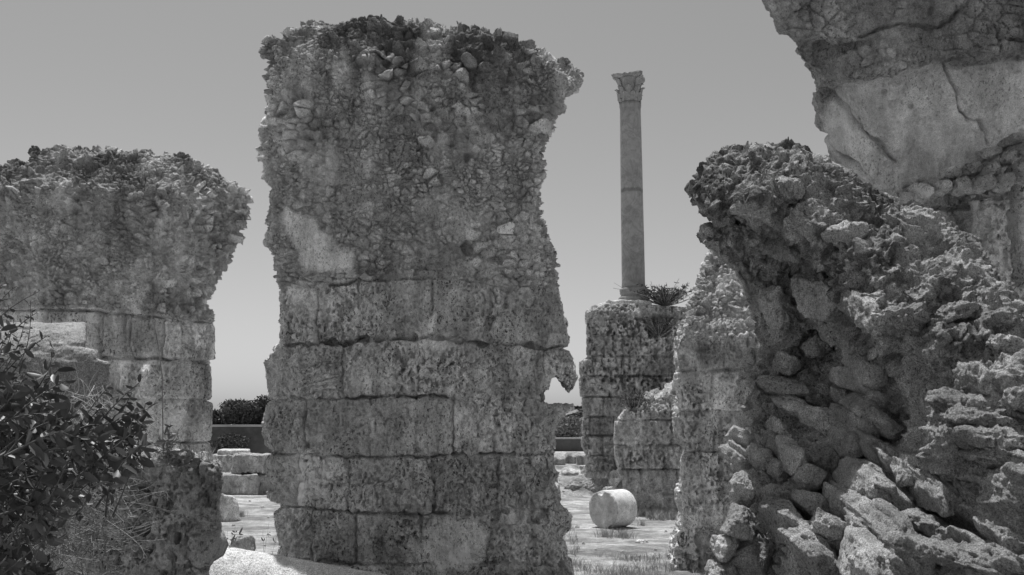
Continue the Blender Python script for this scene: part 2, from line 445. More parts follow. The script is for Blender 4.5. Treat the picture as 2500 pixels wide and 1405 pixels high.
# ================================================================== ground
def ground_h(x, y):
    P = np.stack([x, y, np.zeros_like(x)], 1)
    g = .03 * noise(P, .5, 71, 3) + .012 * noise(P, 2.2, 72, 2)
    edge = 27.2 + .5 * noise(P, .6, 73, 2) + .02 * x
    plat = .48 * sstep(-.35, .25, y - edge) * sstep(.4, 1.1, x) + .12 * sstep(0, .3, y - edge - 5) * sstep(.4, 1.1, x)
    mound = .30 * np.exp(-((x + 2.0) / 1.3) ** 2 - ((y - 9.75) / .55) ** 2)
    lip = -.0 * x
    return g + plat + mound + lip
def build_ground():
    def axis(lo, hi, st_, far, k=1.35):
        a = list(np.arange(lo, hi, st_)); s = st_; v = hi
        while v < far: s *= k; v += s; a.append(v)
        s = st_; v = lo
        while v > -far: s *= k; v -= s; a.insert(0, v)
        return np.array(a)
    xs = axis(-9, 9, .09, 2500); ys = axis(6, 34, .09, 3500)
    gx, gy = np.meshgrid(xs, ys, indexing='ij')
    x = gx.ravel(); y = gy.ravel(); near = (np.abs(x) < 60) & (np.abs(y) < 90)
    z = np.where(near, ground_h(x, y), 0)
    V = np.stack([x, y, z], 1); nx, ny = gx.shape
    i, j = np.meshgrid(np.arange(nx - 1), np.arange(ny - 1), indexing='ij'); a = (i * ny + j).ravel()
    Fq = np.stack([a, a + ny, a + ny + 1, a + 1], 1)
    b = NB('dusty_ground')
    big = b.noise(1.0, 7, .68, v=b.vec((.7, 1.1, 1)), dist=.8)
    mid = b.noise(4.5, 8, .72)
    fine = b.noise(40, 5, .75)
    c = b.math('MULTIPLY', b.map(big, .40, .60, .55, 1.28), b.map(mid, .35, .65, .6, 1.3))
    c = b.math('MULTIPLY', c, b.map(fine, .3, .7, .7, 1.25))
    c = b.math('MULTIPLY', c, .58)
    nr = b.bump(b.math('ADD', b.noise(14, 8, .75), b.math('MULTIPLY', fine, .5)), 1., .09)
    m = b.done(c, .95, nr)
    o = link_mesh('ground', V, Fq, m); tag(o, kind='structure')
    return o
build_ground()

# ================================================================== main pillar
MAIN_D = 10.0
main_out = [(668,1640),(672,1400),(680,1340),(672,1290),(668,1250),(686,1235),(660,1222),(655,1210),(684,1200),(676,1180),(664,1170),(655,1130),
 (672,1112),(660,1085),(648,1060),(652,990),(650,940),(646,880),(655,862),(684,838),(680,790),(682,730),(670,680),(664,620),(650,590),(652,520),
 (664,468),(648,440),(655,400),(638,372),(642,335),(648,300),(664,268),(660,215),(664,165),(662,112),(700,97),(722,72),(770,58),(830,50),(875,46),
 (930,52),(1000,60),(1062,66),(1080,78),(1130,80),(1180,82),(1240,94),(1290,118),(1330,145),(1370,165),(1400,178),(1414,192),(1406,222),(1378,240),
 (1372,270),(1352,298),(1330,330),(1322,380),(1328,440),(1318,480),(1316,540),(1340,592),(1352,640),(1360,690),(1378,740),(1384,800),(1390,842),
 (1400,880),(1407,920),(1404,940),(1390,956),(1376,944),(1366,932),(1352,916),(1344,926),(1338,950),(1322,966),(1340,984),(1366,984),(1400,986),(1406,1004),
 (1386,1010),(1366,1030),(1352,1062),(1358,1100),(1350,1130),(1362,1160),(1352,1180),(1370,1210),(1374,1235),(1392,1248),(1402,1262),(1396,1290),(1378,1310),
 (1386,1340),(1398,1370),(1400,1420),(1404,1640)]
A_main = Ashlar(MAIN_D,
    [[(600,700),(760,698),(870,686),(1050,676),(1200,690),(1420,700)],
     [(600,838),(800,836),(940,826),(1040,821),(1150,833),(1420,850)],
     [(600,976),(850,972),(1000,968),(1130,972),(1420,974)],
     [(600,1112),(900,1116),(1150,1112),(1420,1104)],
     [(600,1238),(760,1240),(900,1258),(1150,1256),(1420,1240)],
     [(600,1372),(1420,1385)], [(600,1510),(1420,1510)]],
    [[], [764,866,1050,1194,1240], [722,832,1140,1330], [738,905,1105,1250], [722,852,1060,1215], [766,876,1030,1190,1250], [700,960,1200], [800,1100]], 1, groove=.075, offs=.028)
mp_pl = wtiles([(690,505),(735,520),(800,575),(860,625),(850,655),(740,672),(712,600),(688,540)], (600, 400, 960, 760))
mp_white = wtiles([(1035,1280),(1080,1262),(1165,1268),(1185,1310),(1175,1375),(1120,1395),(1060,1392),(1030,1345)], (950, 1180, 1260, 1480))
top_line = [(600,705),(740,700),(870,686),(1050,676),(1180,690),(1240,708),(1420,700)]
def main_detail(P, px, py):
    da, ta = A_main(P); dr, tr = rubble(P, (7.5, 7.5, 10.5), 2, .085, .4)
    b = sstep(-14, 10, line_y(top_line, px) - py + 6 * noise(P, 4, 5))
    # course of flat cobbles just over the blocks
    c = np.exp(-((line_y(top_line, px) - 22 - py) / 16) ** 2) * (px < 1060)
    f1, f2, idr = worley(P, (7, 7, 17), 3)
    dr = dr + c * (.04 * sstep(.03, .25, f2 - f1) - .02)
    d = da * (1 - b) + dr * b; t = ta * (1 - b) + tr * b
    pm = sstep(6, -8, mp_pl(px, py) + 16 * noise(P, 7, 8, 3)); d = d * (1 - pm) + (-.02 + .006 * noise(P, 30, 3, 2)) * pm; t = t * (1 - pm) + (1.15 + .15 * noise(P, 6, 75, 3)) * pm
    wm = sstep(12, -14, mp_white(px, py) + 8 * noise(P, 8, 9, 2)); d = d * (1 - wm) + (.0 + .005 * noise(P, 40, 3)) * wm; t += .5 * wm
    # dark weathering runs below the crown
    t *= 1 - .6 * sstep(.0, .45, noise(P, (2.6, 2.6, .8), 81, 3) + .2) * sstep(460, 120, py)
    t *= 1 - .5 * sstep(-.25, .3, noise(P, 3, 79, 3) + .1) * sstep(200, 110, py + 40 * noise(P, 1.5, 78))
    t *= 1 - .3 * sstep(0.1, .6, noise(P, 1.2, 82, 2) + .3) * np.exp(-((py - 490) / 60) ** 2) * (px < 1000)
    d = np.array(d)
    crack(d, t, px, py, [(800,838),(870,833),(940,827),(1040,822),(1100,827),(1180,836),(1290,841),(1400,850)], 4.5, .13)
    crack(d, t, px, py, [(765,692),(860,688),(930,680),(1040,676)], 4, .08)
    crack(d, t, px, py, [(1238,704),(1234,760),(1192,780),(1190,826)], 6, .08)
    crack(d, t, px, py, [(840,973),(960,966),(1090,970)], 3, .05)
    crack(d, t, px, py, [(1136,600),(1142,608)], 11, .16)
    crack(d, t, px, py, [(1096,890),(1130,868),(1142,858)], 3.5, .05)
    for k in range(6):
        y = 886 + k * 14; crack(d, t, px, py, [(735,y + 10),(770,y),(826,y - 6)], 3, .04)
    return d, t
def big_main(P):
    # broken, lumpy crown and flanks
    a = .07 * noise(P, 1.9, 91, 2) + .05 * noise(P, 6, 92, 2)
    f1, f2, idr = worley(P, 7, 12)
    lo = 1 - sstep(3., 3.6, P[:, 2])
    return -.02 * sstep(3., 4., P[:, 2]) + (a + .05 * (.5 - f1) * (P[:, 2] > 3.3)) * (.4 + .6 * sstep(3., 4., P[:, 2])) - .01 + lo * (.035 * noise(P, 9, 121, 2) + .02 * noise(P, 22, 122, 2))
def mfront(X, Y): return MAIN_D + .22 * sstep(780, 640, X) + .25 * sstep(150, 50, Y) + .12 * sstep(1330, 1420, X) + 0 * X
import os
Q = float(os.environ.get('QQ', '1'))
ruin('main_pillar', 'tallest ruined pillar in the centre, rough rubble crown over six courses of pitted blocks', 'ruined pillar',
     MAIN_D, main_out, 1.25, .0165 * Q, main_detail, split=lambda px, py: (py < line_y(top_line, px)).astype(int), big=big_main, front=mfront)

# ================================================================== left pillar
LEFT_D = 13.0
left_out = [(-220,1500),(-220,470),(-120,430),(-30,410),(20,405),(70,398),(75,380),(118,368),(180,374),(260,372),(330,378),(390,390),(437,388),(480,405),
 (545,414),(548,445),(582,462),(606,492),(598,540),(570,600),(540,655),(515,700),(494,745),(510,760),(522,790),(524,830),(520,880),(514,905),(518,930),(516,974),
 (498,980),(518,986),(516,1060),(512,1090),(516,1130),(516,1500)]
A_left = Ashlar(LEFT_D,
    [[(-300,760),(200,757),(330,768),(540,785)], [(-300,866),(180,866),(300,876),(540,880)], [(-300,972),(540,976)], [(-300,1078),(540,1082)], [(-300,1180),(540,1180)], [(-300,1290),(540,1290)]],
    [[], [100,240,305,388,455], [60,190,270,285,402,456], [150,300,400], [90,240,350,440], [150,300,420], [60,200,380], []], 4, groove=.085, pits=.014, offs=.02)
lp_line = [(-300,752),(180,750),(330,764),(420,776),(540,790)]
lp_mark = wtiles([(343,892),(366,890),(368,905),(345,908)], (300, 850, 420, 950), 2)
def left_detail(P, px, py):
    da, ta = A_left(P); dr, tr = rubble(P, (7.5, 7.5, 11.5), 6, .075, .35)
    b = sstep(-8, 8, line_y(lp_line, px) - py + 4 * noise(P, 4, 5))
    d = da * (1 - b) + dr * b; t = ta * 1.12 * (1 - b) + tr * b
    t *= 1 - .45 * sstep(.0, .5, noise(P, (1.9, 1.9, .8), 83, 2) + .3) * sstep(620, 420, py)
    t *= 1 - .5 * sstep(-.2, .3, noise(P, 3, 77, 3) + .1) * sstep(500, 430, py + 30 * noise(P, 1.5, 76))
    t = np.where(lp_mark(px, py) < 0, 2.2, t)
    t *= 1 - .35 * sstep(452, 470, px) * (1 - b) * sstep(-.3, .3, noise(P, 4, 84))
    d = np.array(d)
    crack(d, t, px, py, [(175,757),(280,764),(340,772),(420,780),(520,790)], 3, .06)
    crack(d, t, px, py, [(245,768),(246,860)], 4, .05); crack(d, t, px, py, [(303,770),(302,868)], 5, .07)
    crack(d, t, px, py, [(250,874),(400,876),(520,884)], 3, .06)
    return d, t
def lfront(X, Y):
    rc = sstep(430, 620, X + 60 * (Y < 760))        # right flank turns away
    return LEFT_D + 1.0 * rc * (X > 400) + .5 * sstep(480, 370, Y) + .6 * sstep(120, -100, X) * (Y < 700)
def lbig(P): 
    f1, f2, idr = worley(P, 6, 14)
    return (.09 * noise(P, 1.7, 93, 2) + .05 * noise(P, 6, 94, 2) + .06 * (.5 - f1)) * sstep(3.2, 3.8, P[:, 2])
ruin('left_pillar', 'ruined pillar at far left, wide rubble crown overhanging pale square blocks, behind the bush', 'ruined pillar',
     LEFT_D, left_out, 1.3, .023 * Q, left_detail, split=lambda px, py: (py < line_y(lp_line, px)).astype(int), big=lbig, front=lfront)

# ================================================================== right arch (springing of a vault, close by)
ARCH_D = 5.9
arch_out = [(1830,-320),(1860,-120),(1880,0),(1905,22),(1912,68),(1940,78),(1962,128),(1992,180),(2003,205),(1996,245),(2006,300),(2016,345),(2045,395),(2085,425),
 (2130,455),(2180,480),(2186,520),(2190,2000),(2900,2000),(2900,-320)]
A_arch = Ashlar(ARCH_D, [[(2000,466),(2300,466),(2480,452),(2900,440)], [(2000,690),(2470,690),(2482,720),(2900,700)], [(2000,940),(2900,940)], [(2000,1200),(2900,1200)], [(2000,1500),(2900,1500)]],
    [[], [2285,2368,2482,2700], [2250,2420,2600], [2340,2500], [2260,2450]], 7, groove=.05, pits=.012)
ar_pl = wtiles([(2018,262),(2050,205),(2160,190),(2215,172),(2305,152),(2330,168),(2420,150),(2900,110),(2900,330),(2490,340),(2440,370),(2400,400),(2330,420),(2230,440),(2150,470),(2080,440),(2012,345)], (1800, 0, 3000, 600), 5)
ar_line = [(1800,470),(2180,470),(2300,466),(2480,452),(2900,440)]
def arch_detail(P, px, py):
    da, ta = A_arch(P); dr, tr = rubble(P, (7, 7, 10), 9, .035, .1)
    dr = .7 * dr + .02 * ridged(P, (3, 3, 4.5), 3, 3)
    b = sstep(-6, 8, line_y(ar_line, px) - py + 4 * noise(P, 4, 5))
    d = da * (1 - b) + dr * b; t = ta * 1.1 * (1 - b) + tr * b
    pm = sstep(9, -9, ar_pl(px, py) + 9 * noise(P, 5, 8, 2))
    pl = .022 * noise(P, 2.2, 34, 2) + .010 * noise(P, 9, 35, 3) + .006 * noise(P, 40, 36, 2) - .018 * sstep(.35, .6, noise(P, 17, 37, 2))
    d = d * (1 - pm) + pl * pm; t = t * (1 - pm) + (1.12 + .16 * noise(P, 3, 38, 3)) * pm
    t *= 1 - .2 * (1 - pm) * b
    t *= 1 - .35 * sstep(.0, .5, noise(P, 1.5, 85, 3) + .2) * sstep(200, 100, py)
    d = np.array(d)
    crack(d, t, px, py, [(2305,155),(2322,200),(2338,240),(2345,270),(2362,292),(2395,298),(2408,325),(2410,350)], 2.6, .05)
    crack(d, t, px, py, [(2030,230),(2060,262),(2090,300),(2120,335),(2145,345),(2165,370),(2185,395)], 3.5, .06)
    crack(d, t, px, py, [(2012,330),(2030,365),(2070,390),(2100,410),(2115,430)], 3, .05)
    crack(d, t, px, py, [(2482,455),(2480,560),(2490,690)], 8, .16)
    crack(d, t, px, py, [(2370,470),(2375,560),(2400,640),(2420,690)], 5, .06)
    crack(d, t, px, py, [(2200,474),(2320,470),(2480,456)], 4, .06)
    crack(d, t, px, py, [(2100,95),(2180,60),(2290,70),(2340,30)], 3, .05)
    crack(d, t, px, py, [(2420,60),(2440,90),(2500,100)], 4, .05)
    return d, t
def afront(X, Y):
    yl = np.interp(X, [1800, 2050, 2200, 2310, 2420, 2900], [230, 205, 175, 150, 140, 110])
    rub = sstep(18, -22, Y - yl)                      # upper rubble stands forward of the vault mortar
    vault = sstep(470, 150, Y)
    return ARCH_D + .35 - .30 * vault - .32 * rub - .35 * sstep(60, -300, Y) + .35 * sstep(2140, 1990, X) * (Y > 100) + .18 * sstep(2368, 2360, X) * sstep(470, 480, Y)
ruin('vault_springer', 'huge overhanging vault remnant at upper right, smooth cracked mortar underside on squared blocks', 'ruined vault',
     ARCH_D, arch_out, 1.3, .0155 * Q, arch_detail, split=lambda px, py: np.where(py > line_y(ar_line, px), 0, np.where(ar_pl(px, py) < 0, 2, 1)),
     mats=('block', 'rubble', 'plaster'), parts=('block_pier', 'rubble_top', 'mortar_face'), front=afront,
     box=(1.2, 3.4, 4.9, 7.6, 5.4), big=lambda P: .04 * noise(P, 2.2, 95, 2) + .03 * noise(P, 7, 96, 2))

# ================================================================== pier behind the foreground ruin
P3 = 14.0
p3_out = [(1640,1420),(1640,1330),(1652,1290),(1664,1245),(1655,1218),(1662,1150),(1668,1095),(1652,1060),(1640,1010),(1655,985),(1650,905),(1652,835),(1668,800),(1682,772),
 (1686,735),(1712,690),(1722,655),(1738,610),(1770,565),(1840,540),(1960,540),(1960,1420)]
A_p3 = Ashlar(P3, [[(1600,806),(1960,812)], [(1600,905),(1960,905)], [(1600,1002),(1960,1006)], [(1600,1102),(1960,1100)], [(1600,1196),(1960,1196)], [(1600,1290),(1960,1290)]],
    [[], [1700,1830], [1740,1835], [1745,1830], [1710,1760,1850], [1760,1850], [1700,1800], []], 11, groove=.055, pits=.04, fs=.75)
def p3_detail(P, px, py):
    da, ta = A_p3(P); dr, tr = rubble(P, (8.5, 8.5, 11), 15, .06, .3)
    b = sstep(-8, 8, 806 - py + 8 * noise(P, 3, 5)); d = da * (1 - b) + dr * b; t = ta * (1 - b) + tr * .8 * b
    t *= 1 - .45 * np.exp(-((py - 860) / 38) ** 2) * sstep(-.4, .3, noise(P, 3, 86, 2)) * (px < 1850)
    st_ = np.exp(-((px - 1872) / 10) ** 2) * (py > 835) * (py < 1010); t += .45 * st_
    return np.array(d), t
ruin('rubble_topped_pier', 'narrow ruined pier with sunlit stepped rubble top, between the columned wall and the foreground ruin', 'ruined pier',
     P3, p3_out, 2.1, .026 * Q, p3_detail, split=lambda px, py: (py < 806).astype(int),
     front=lambda X, Y: P3 + np.clip((800 - Y) / 174, 0, 2) * .85, big=lambda P: .05 * noise(P, 2.5, 97, 2) + .04 * noise(P, 6, 98))

# ================================================================== low broken wall before the columned wall
P4 = 22.0
p4_out = [(1502,1030),(1500,1100),(1508,1150),(1520,1172),(1525,1210),(1555,1250),(1556,1300),(1760,1300),(1760,940),(1660,945),(1625,952),(1590,965),(1560,985),(1530,992),(1518,1010)]
A_p4 = Ashlar(P4, [[(1400,1026),(1800,1026)], [(1400,1088),(1800,1086)], [(1400,1148),(1800,1146)], [(1400,1210),(1800,1208)]],
    [[1590,1640], [1565,1640], [1540,1620], [1560,1650], [1600,1680]], 17, groove=.10, pits=.05, fs=.6)
def p4_detail(P, px, py):
    d, t = A_p4(P); b = sstep(1000, 960, py); dr, tr = rubble(P, (4, 4, 6), 18, .12); return np.array(d * (1 - b) + dr * b), t * (1 - b) + tr * b
ruin('broken_wall', 'low broken block wall with sloping top, right behind the fallen drum', 'ruined wall',
     P4, p4_out, 1.6, .04 * Q, p4_detail, mats=('far',), parts=('block_wall',), zmin=-.1, front=lambda X, Y: P4 + .5 * sstep(1010, 940, Y))

# ================================================================== columned wall
P5 = 28.0
p5_out = [(1432,1230),(1430,1115),(1420,1090),(1424,1000),(1416,965),(1415,885),(1432,876),(1430,762),(1450,748),(1478,742),(1560,742),(1640,746),(1700,752),(1860,760),(1860,1230)]
A_p5 = Ashlar(P5, [[(1300,778),(1900,778)], [(1300,820),(1900,818)], [(1300,869),(1900,868)], [(1300,917),(1900,918)], [(1300,969),(1900,969)], [(1300,1018),(1900,1018)], [(1300,1064),(1900,1064)], [(1300,1113),(1900,1113)]],
    [[1500,1560,1650], [1485,1590], [1495,1570,1622], [1450,1520,1600], [1490,1540,1640], [1474,1518,1600], [1440,1500], [1432,1470,1510], [1500]], 23, groove=.13, pits=.065, fs=.45)
hole5 = [(1586,800),(1592,768),(1620,765),(1655,778),(1650,790),(1622,800),(1628,818),(1600,820)]
h5m = wtiles(hole5, (1500, 700, 1750, 900), 3)
def p5_detail(P, px, py):
    d, t = A_p5(P); d = d * 1.1 - .3 * sstep(4, -6, h5m(px, py)); d = np.array(d)
    crack(d, t, px, py, [(1540,917),(1600,918),(1665,920)], 2.2, .12); crack(d, t, px, py, [(1436,1018),(1474,1018)], 2, .1)
    return d, t * (1 - .3 * sstep(-.1, .4, noise(P, .9, 88, 2)))
ruin('columned_wall', 'tall weathered block wall in the distance that carries the standing column', 'ruined wall',
     P5, p5_out, 2.2, .05 * Q, p5_detail, mats=('far',), parts=('block_wall',), zmin=-.1, front=lambda X, Y: P5 + .15 * sstep(770, 740, Y))

# ================================================================== generic solids
def solid(name, fn, box, h, detail, mat, parent, levels=0, ns=2):
    x0, x1, y0, y1, z0, z1 = box
    xs = np.arange(x0, x1, h); ys = np.arange(y0, y1, h); zs = np.arange(z0, z1, h)
    X, Y, Z = np.meshgrid(xs, ys, zs, indexing='ij')
    P = np.stack([X.ravel(), Y.ravel(), Z.ravel()], 1)
    G = fn(P).reshape(X.shape)
    G[0] = G[-1] = 1; G[:, 0] = G[:, -1] = 1; G[:, :, 0] = G[:, :, -1] = 1
    V, Fq = surface_nets(G, (x0, y0, z0), h)
    V = smooth_field(V, Fq, 1)
    for _ in range(levels): V, Fq = refine(V, Fq, np.ones(len(Fq), bool))
    N = vnormals(V, Fq); N = smooth_field(N, Fq, ns); N /= np.linalg.norm(N, axis=1, keepdims=True) + 1e-9
    d, t = detail(V)
    V = V + N * np.asarray(d)[:, None]
    return link_mesh(name, V, Fq, M[mat], parent, np.clip(t, .2, 2.5))
def cyl_sdf(P, A, B, r, cut0=None, cut1=None, rnd=.03):
    A = np.array(A, float); B = np.array(B, float); u = B - A; L = np.linalg.norm(u); u /= L
    q = P - A; s = q @ u; rad = np.linalg.norm(q - s[:, None] * u, axis=1)
    lo = -s if cut0 is None else cut0(P, s); hi = (s - L) if cut1 is None else cut1(P, s - L)
    return smax(rad - r, np.maximum(lo, hi), rnd)
def boxes_of(*pts, pad=.1):
    p = np.array(pts); return p[:, 0].min() - pad, p[:, 0].max() + pad, p[:, 1].min() - pad, p[:, 1].max() + pad, p[:, 2].min() - pad, p[:, 2].max() + pad

M['granite'] = stone_mat('grey_granite', .58, .2, 22, .2, .85, use_tone=True, bumpd=.006, streak=False)
M['drum'] = stone_mat('pale_marble', .62, .2, 30, .35, .35, use_tone=True, bumpd=.004, streak=False)

# fallen granite shaft in front of the main pillar
A0 = (-2.88, 9.32, .50); B0 = (.5, 8.55, .05)
r_ = empty('fallen_column', (-1.2, 8.5, 0), label='speckled granite column shaft lying on the ground before the tallest pillar', cat='fallen column')
u0 = np.array(B0) - np.array(A0); u0 /= np.linalg.norm(u0)
def fd(P):
    # oval dowel scar on the top left
    c = at(532, 1358, 9.15); q = P - c; a = q @ u0 - .25 * q[:, 2]; b_ = q[:, 2] + .25 * (q @ u0)
    e = np.sqrt((a / .045) ** 2 + (b_ / .12) ** 2)
    return .004 * noise(P, 5, 3, 2) + .004 * noise(P, 34, 4, 2) - .012 * (e < 1), .98 + .12 * noise(P, 4, 6, 3) - .25 * (np.abs(e - 1) < .12)
solid('shaft', lambda P: cyl_sdf(P, A0, B0, .41, cut0=lambda P, s: -s + .05 * noise(P, 4, 2, 2), rnd=.08), (-3.5, 1.0, 7.9, 10.0, -.05, 1.0), .022, fd, 'granite', r_, levels=1)

# big granite drum resting at left behind the bush
GD = 8.8
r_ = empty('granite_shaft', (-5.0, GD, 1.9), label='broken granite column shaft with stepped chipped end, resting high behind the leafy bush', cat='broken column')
def gsd(P):
    px, py = proj(P[:, 0], np.full(len(P), GD - .2), P[:, 2])
    endx = np.where(py < 852, 210, np.where(py < 884, 241, 266)) + 6 * noise(P, 5, 3, 2)
    xe = (endx - CX) / F * (GD - .2)
    rr = np.hypot(P[:, 1] - GD - .2, P[:, 2] - 2.29)
    body = smax(rr - .60, 8.43 + .01 * noise(P, 6, 4, 2) - P[:, 1], .015)
    bev = (P[:, 0] + .55 * (P[:, 2] - 2.89)) - (205 - CX) / F * (GD - .2) - .05       # worn upper shoulder
    pt, _ = proj(P[:, 0], P[:, 1], P[:, 2])
    return smax(smax(body, (pt - endx) * P[:, 1] / F, .02), bev - .12, .03)
solid('shaft', lambda P: np.maximum(gsd(P), -5.6 - P[:, 0]), (-5.7, -3.2, 8.2, 9.7, 1.95, 3.0), .02, lambda P: (.008 * noise(P, 4, 5, 3) + .012 * noise(P, 22, 6, 3) - .02 * sstep(.2, .5, noise(P, (3, 3, 9), 7, 2)), .55 - .17 * (P[:, 1] < 8.47) + .1 * noise(P, 3, 8, 3)), 'granite', r_, levels=1)  # front break face: its shade is put into the tone
# masonry stub it rests on
r_ = empty('masonry_stub', (-4.6, GD, 0), label='rough masonry stub under the granite shaft, hidden by the bush', cat='ruined masonry')
solid('block_core', lambda P: smax(smax(np.abs(P[:, 0] + 4.7) - 1.0, np.abs(P[:, 1] - GD) - .5, .05), np.abs(P[:, 2] - 1.0) - 1.04, .05), (-5.9, -3.5, 8.1, 9.5, -.1, 2.2), .04, lambda P: (.05 * noise(P, 3, 9, 3) - .02 * sstep(.1, .4, noise(P, 20, 3)), .85 + .2 * noise(P, 3, 4, 2)), 'block', r_, levels=1)

# foreground block ruin at lower left
FB = 6.0
fb_out = [(-60,1150),(120,1130),(290,1122),(330,1118),(360,1108),(400,1104),(440,1106),(470,1112),(500,1116),(520,1122),(532,1140),(534,1200),(528,1240),(538,1290),(520,1330),(506,1350),(502,1420),(500,1860),(-60,1860)]
A_fb = Ashlar(FB, [[(-100,1350),(560,1345)], [(-100,1620),(560,1620)]], [[], [350,430], [300]], 29, groove=.03, pits=.022)
def fb_detail(P, px, py):
    d, t = A_fb(P); f1, f2, idr = worley(P, (7, 7, 6), 31)
    d = d - .05 * sstep(.42, .15, f1) * (idr > .45) + .02 * noise(P, 9, 32, 2) + .012 * noise(P, 22, 33, 2)
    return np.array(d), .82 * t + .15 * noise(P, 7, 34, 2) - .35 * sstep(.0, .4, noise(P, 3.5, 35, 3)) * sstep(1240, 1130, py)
ruin('pitted_block', 'deeply pitted low stone block in the left foreground, weeds growing on its top', 'ruined block',
     FB, fb_out, .9, .014, fb_detail, mats=('block',), parts=('block_body',), zfine=.9, big=lambda P: .03 * noise(P, 3, 99, 2) - .03 * (worley(P, 5, 2)[0] < .25))

# ================================================================== foreground rubble ruin at right
near_out = [(1790,2300),(1800,1405),(1806,1340),(1838,1250),(1812,1180),(1800,1120),(1838,1050),(1822,1000),(1822,930),(1855,860),(1848,800),(1812,700),(1780,640),(1738,600),(1722,568),
 (1748,532),(1712,492),(1698,465),(1720,430),(1752,395),(1800,368),(1870,374),(1940,390),(2010,400),(2060,420),(2110,452),(2160,490),(2200,510),(2262,528),(2300,562),(2330,590),
 (2380,608),(2422,650),(2442,690),(2475,770),(2500,815),(2600,900),(2760,980),(2760,2300)]
nctrl = [(1740,470,4.2),(1850,490,4.05),(1800,580,4.4),(1850,400,4.45),(1900,650,4.9),(1850,750,4.9),(1830,950,4.85),(2000,420,4.3),(2000,560,4.15),(2000,850,4.72),(2050,980,4.65),
 (1900,1000,4.8),(2150,500,4.3),(2150,650,3.95),(2150,780,3.8),(2150,1000,4.1),(2300,600,4.1),(2300,700,3.75),(2300,850,3.6),(2400,700,3.8),(2450,800,3.55),(2500,950,3.25),(2350,1050,3.3),
 (2500,1200,3.05),(2200,1200,3.6),(2000,1150,4.2),(1850,1150,4.45),(1830,1350,4.3),(2000,1350,3.7),(2200,1400,3.25),(2450,1400,2.95),(2200,1900,3.0),(1850,1900,4.1),(2700,1000,3.1),(2700,1500,2.9)]
ndep = depth_fn(nctrl, 4, 70.)
NBX = (1600, 300, 2800, 2350)
nmap = Map(ndep, NBX, 8)
def near_ab(P):
    return (P[:, 0] * .70 - P[:, 2] * .55 - P[:, 1] * .45), (P[:, 0] * .55 + P[:, 2] * .83), (P[:, 1] * .8 + P[:, 0] * .5)
def near_big(P):
    a, b, c = near_ab(P)
    Q2 = np.stack([a * .5, b, c * .8], 1)
    f1, f2, idr, tl = worley(Q2 + .03 * np.stack([noise(P, 5, 1), noise(P, 5, 2), noise(P, 5, 3)], 1), 7.0, 41, tilt=True)
    h = .07 * (sstep(.03, .3, f2 - f1) * (idr + .8 * tl) - .35)
    px, py = proj(P[:, 0], P[:, 1], P[:, 2])
    carve = .26 * np.exp(-((px - 1835) / 42) ** 2 - ((py - 655) / 32) ** 2) + .20 * np.exp(-((px - 1960) / 62) ** 2 - ((py - 668) / 24) ** 2) + .12 * np.exp(-((px - 1800) / 60) ** 2 - ((py - 548) / 14) ** 2)
    carve = carve * (P[:, 1] < 5.25)
    return -.035 - carve + (.38 - .26 * sstep(700, 600, py - .35 * (px - 1800))) * h + .015 * noise(P, 14, 99, 2) + .07 * noise(P, 2.6, 101, 2) + .035 * noise(P, 7, 102, 3) + .03 * ridged(P, 4.5, 100, 3)
def near_detail(P, px, py):
    a, b, c = near_ab(P)
    low = sstep(900, 1150, py + .35 * (px - 2100)) * sstep(1850, 2100, px)             # bedded, slanting slabs
    topz = sstep(-60, 160, 0.62 * (px - 1700) + 620 - py) * 1.0
    Qs = np.stack([a * 2.2, b * 20, c * 5], 1)
    sa = noise(Qs, 1.0, 103, 3); Qt = np.stack([a * 3, b * 46, c * 9], 1)
    d = low * (.05 * sa + .022 * noise(Qt, 1.0, 104, 2))
    up = 1 - low
    f1, f2, idr, tl = worley(P + .015 * np.stack([noise(P, 12, 4), noise(P, 12, 5), noise(P, 12, 6)], 1), (13, 13, 15), 43, tilt=True)
    k1, k2, ki_, kt = worley(P + .02 * np.stack([noise(P, 8, 14), noise(P, 8, 15), noise(P, 8, 16)], 1), 7.5, 48, tilt=True)
    d += (.5 + .5 * up) * .040 * kt * sstep(0, .12, k2 - k1)
    d += up * .018 * (sstep(.02, .16, f2 - f1) * (.5 * idr + 2.2 * tl) - .2)
    g1, g2, gid, tl2 = worley(P, (34, 34, 36), 45, tilt=True)
    d += (.4 + .2 * up) * .010 * (sstep(.02, .3, g2 - g1) * (gid + tl2) - .4)
    d += .028 * noise(P, 9, 105, 3) + .024 * ridged(P, 11, 106, 4) * (.5 + .7 * topz) + .013 * noise(P, 45, 107, 3)
    h1, h2, hid = worley(P, 16, 47)
    d -= .03 * sstep(.36, .14, h1) * (hid > .62) * up
    tone = .85 + .25 * (idr - .5) * up + .25 * noise(P, 5, 108, 3) + .15 * noise(P, 26, 109, 2)
    # black lichen on the weathered crown
    li = sstep(-.1, .25, noise(P, 6, 110, 3) + .65 * sstep(560, 420, py) * sstep(2050, 1800, px) - .05) * sstep(900, 600, py + .3 * (1700 - px) + 300 * sstep(2000, 2400, px) * 0)
    tone *= 1 - .62 * li * sstep(-.3, .25, noise(P, 38, 111, 2))
    # cavity below the overhanging crown
    d = np.array(d)
    for poly in ([(2240,1230),(2330,1270),(2420,1310),(2500,1345)], [(2060,1010),(2130,1120),(2220,1200),(2330,1262)], [(1990,1000),(2060,1060),(2110,1120)], [(2000,1320),(2100,1400)], [(2150,780),(2190,830),(2180,880)]):
        crack(d, tone, px, py, poly, 9, .07)
    return d, tone
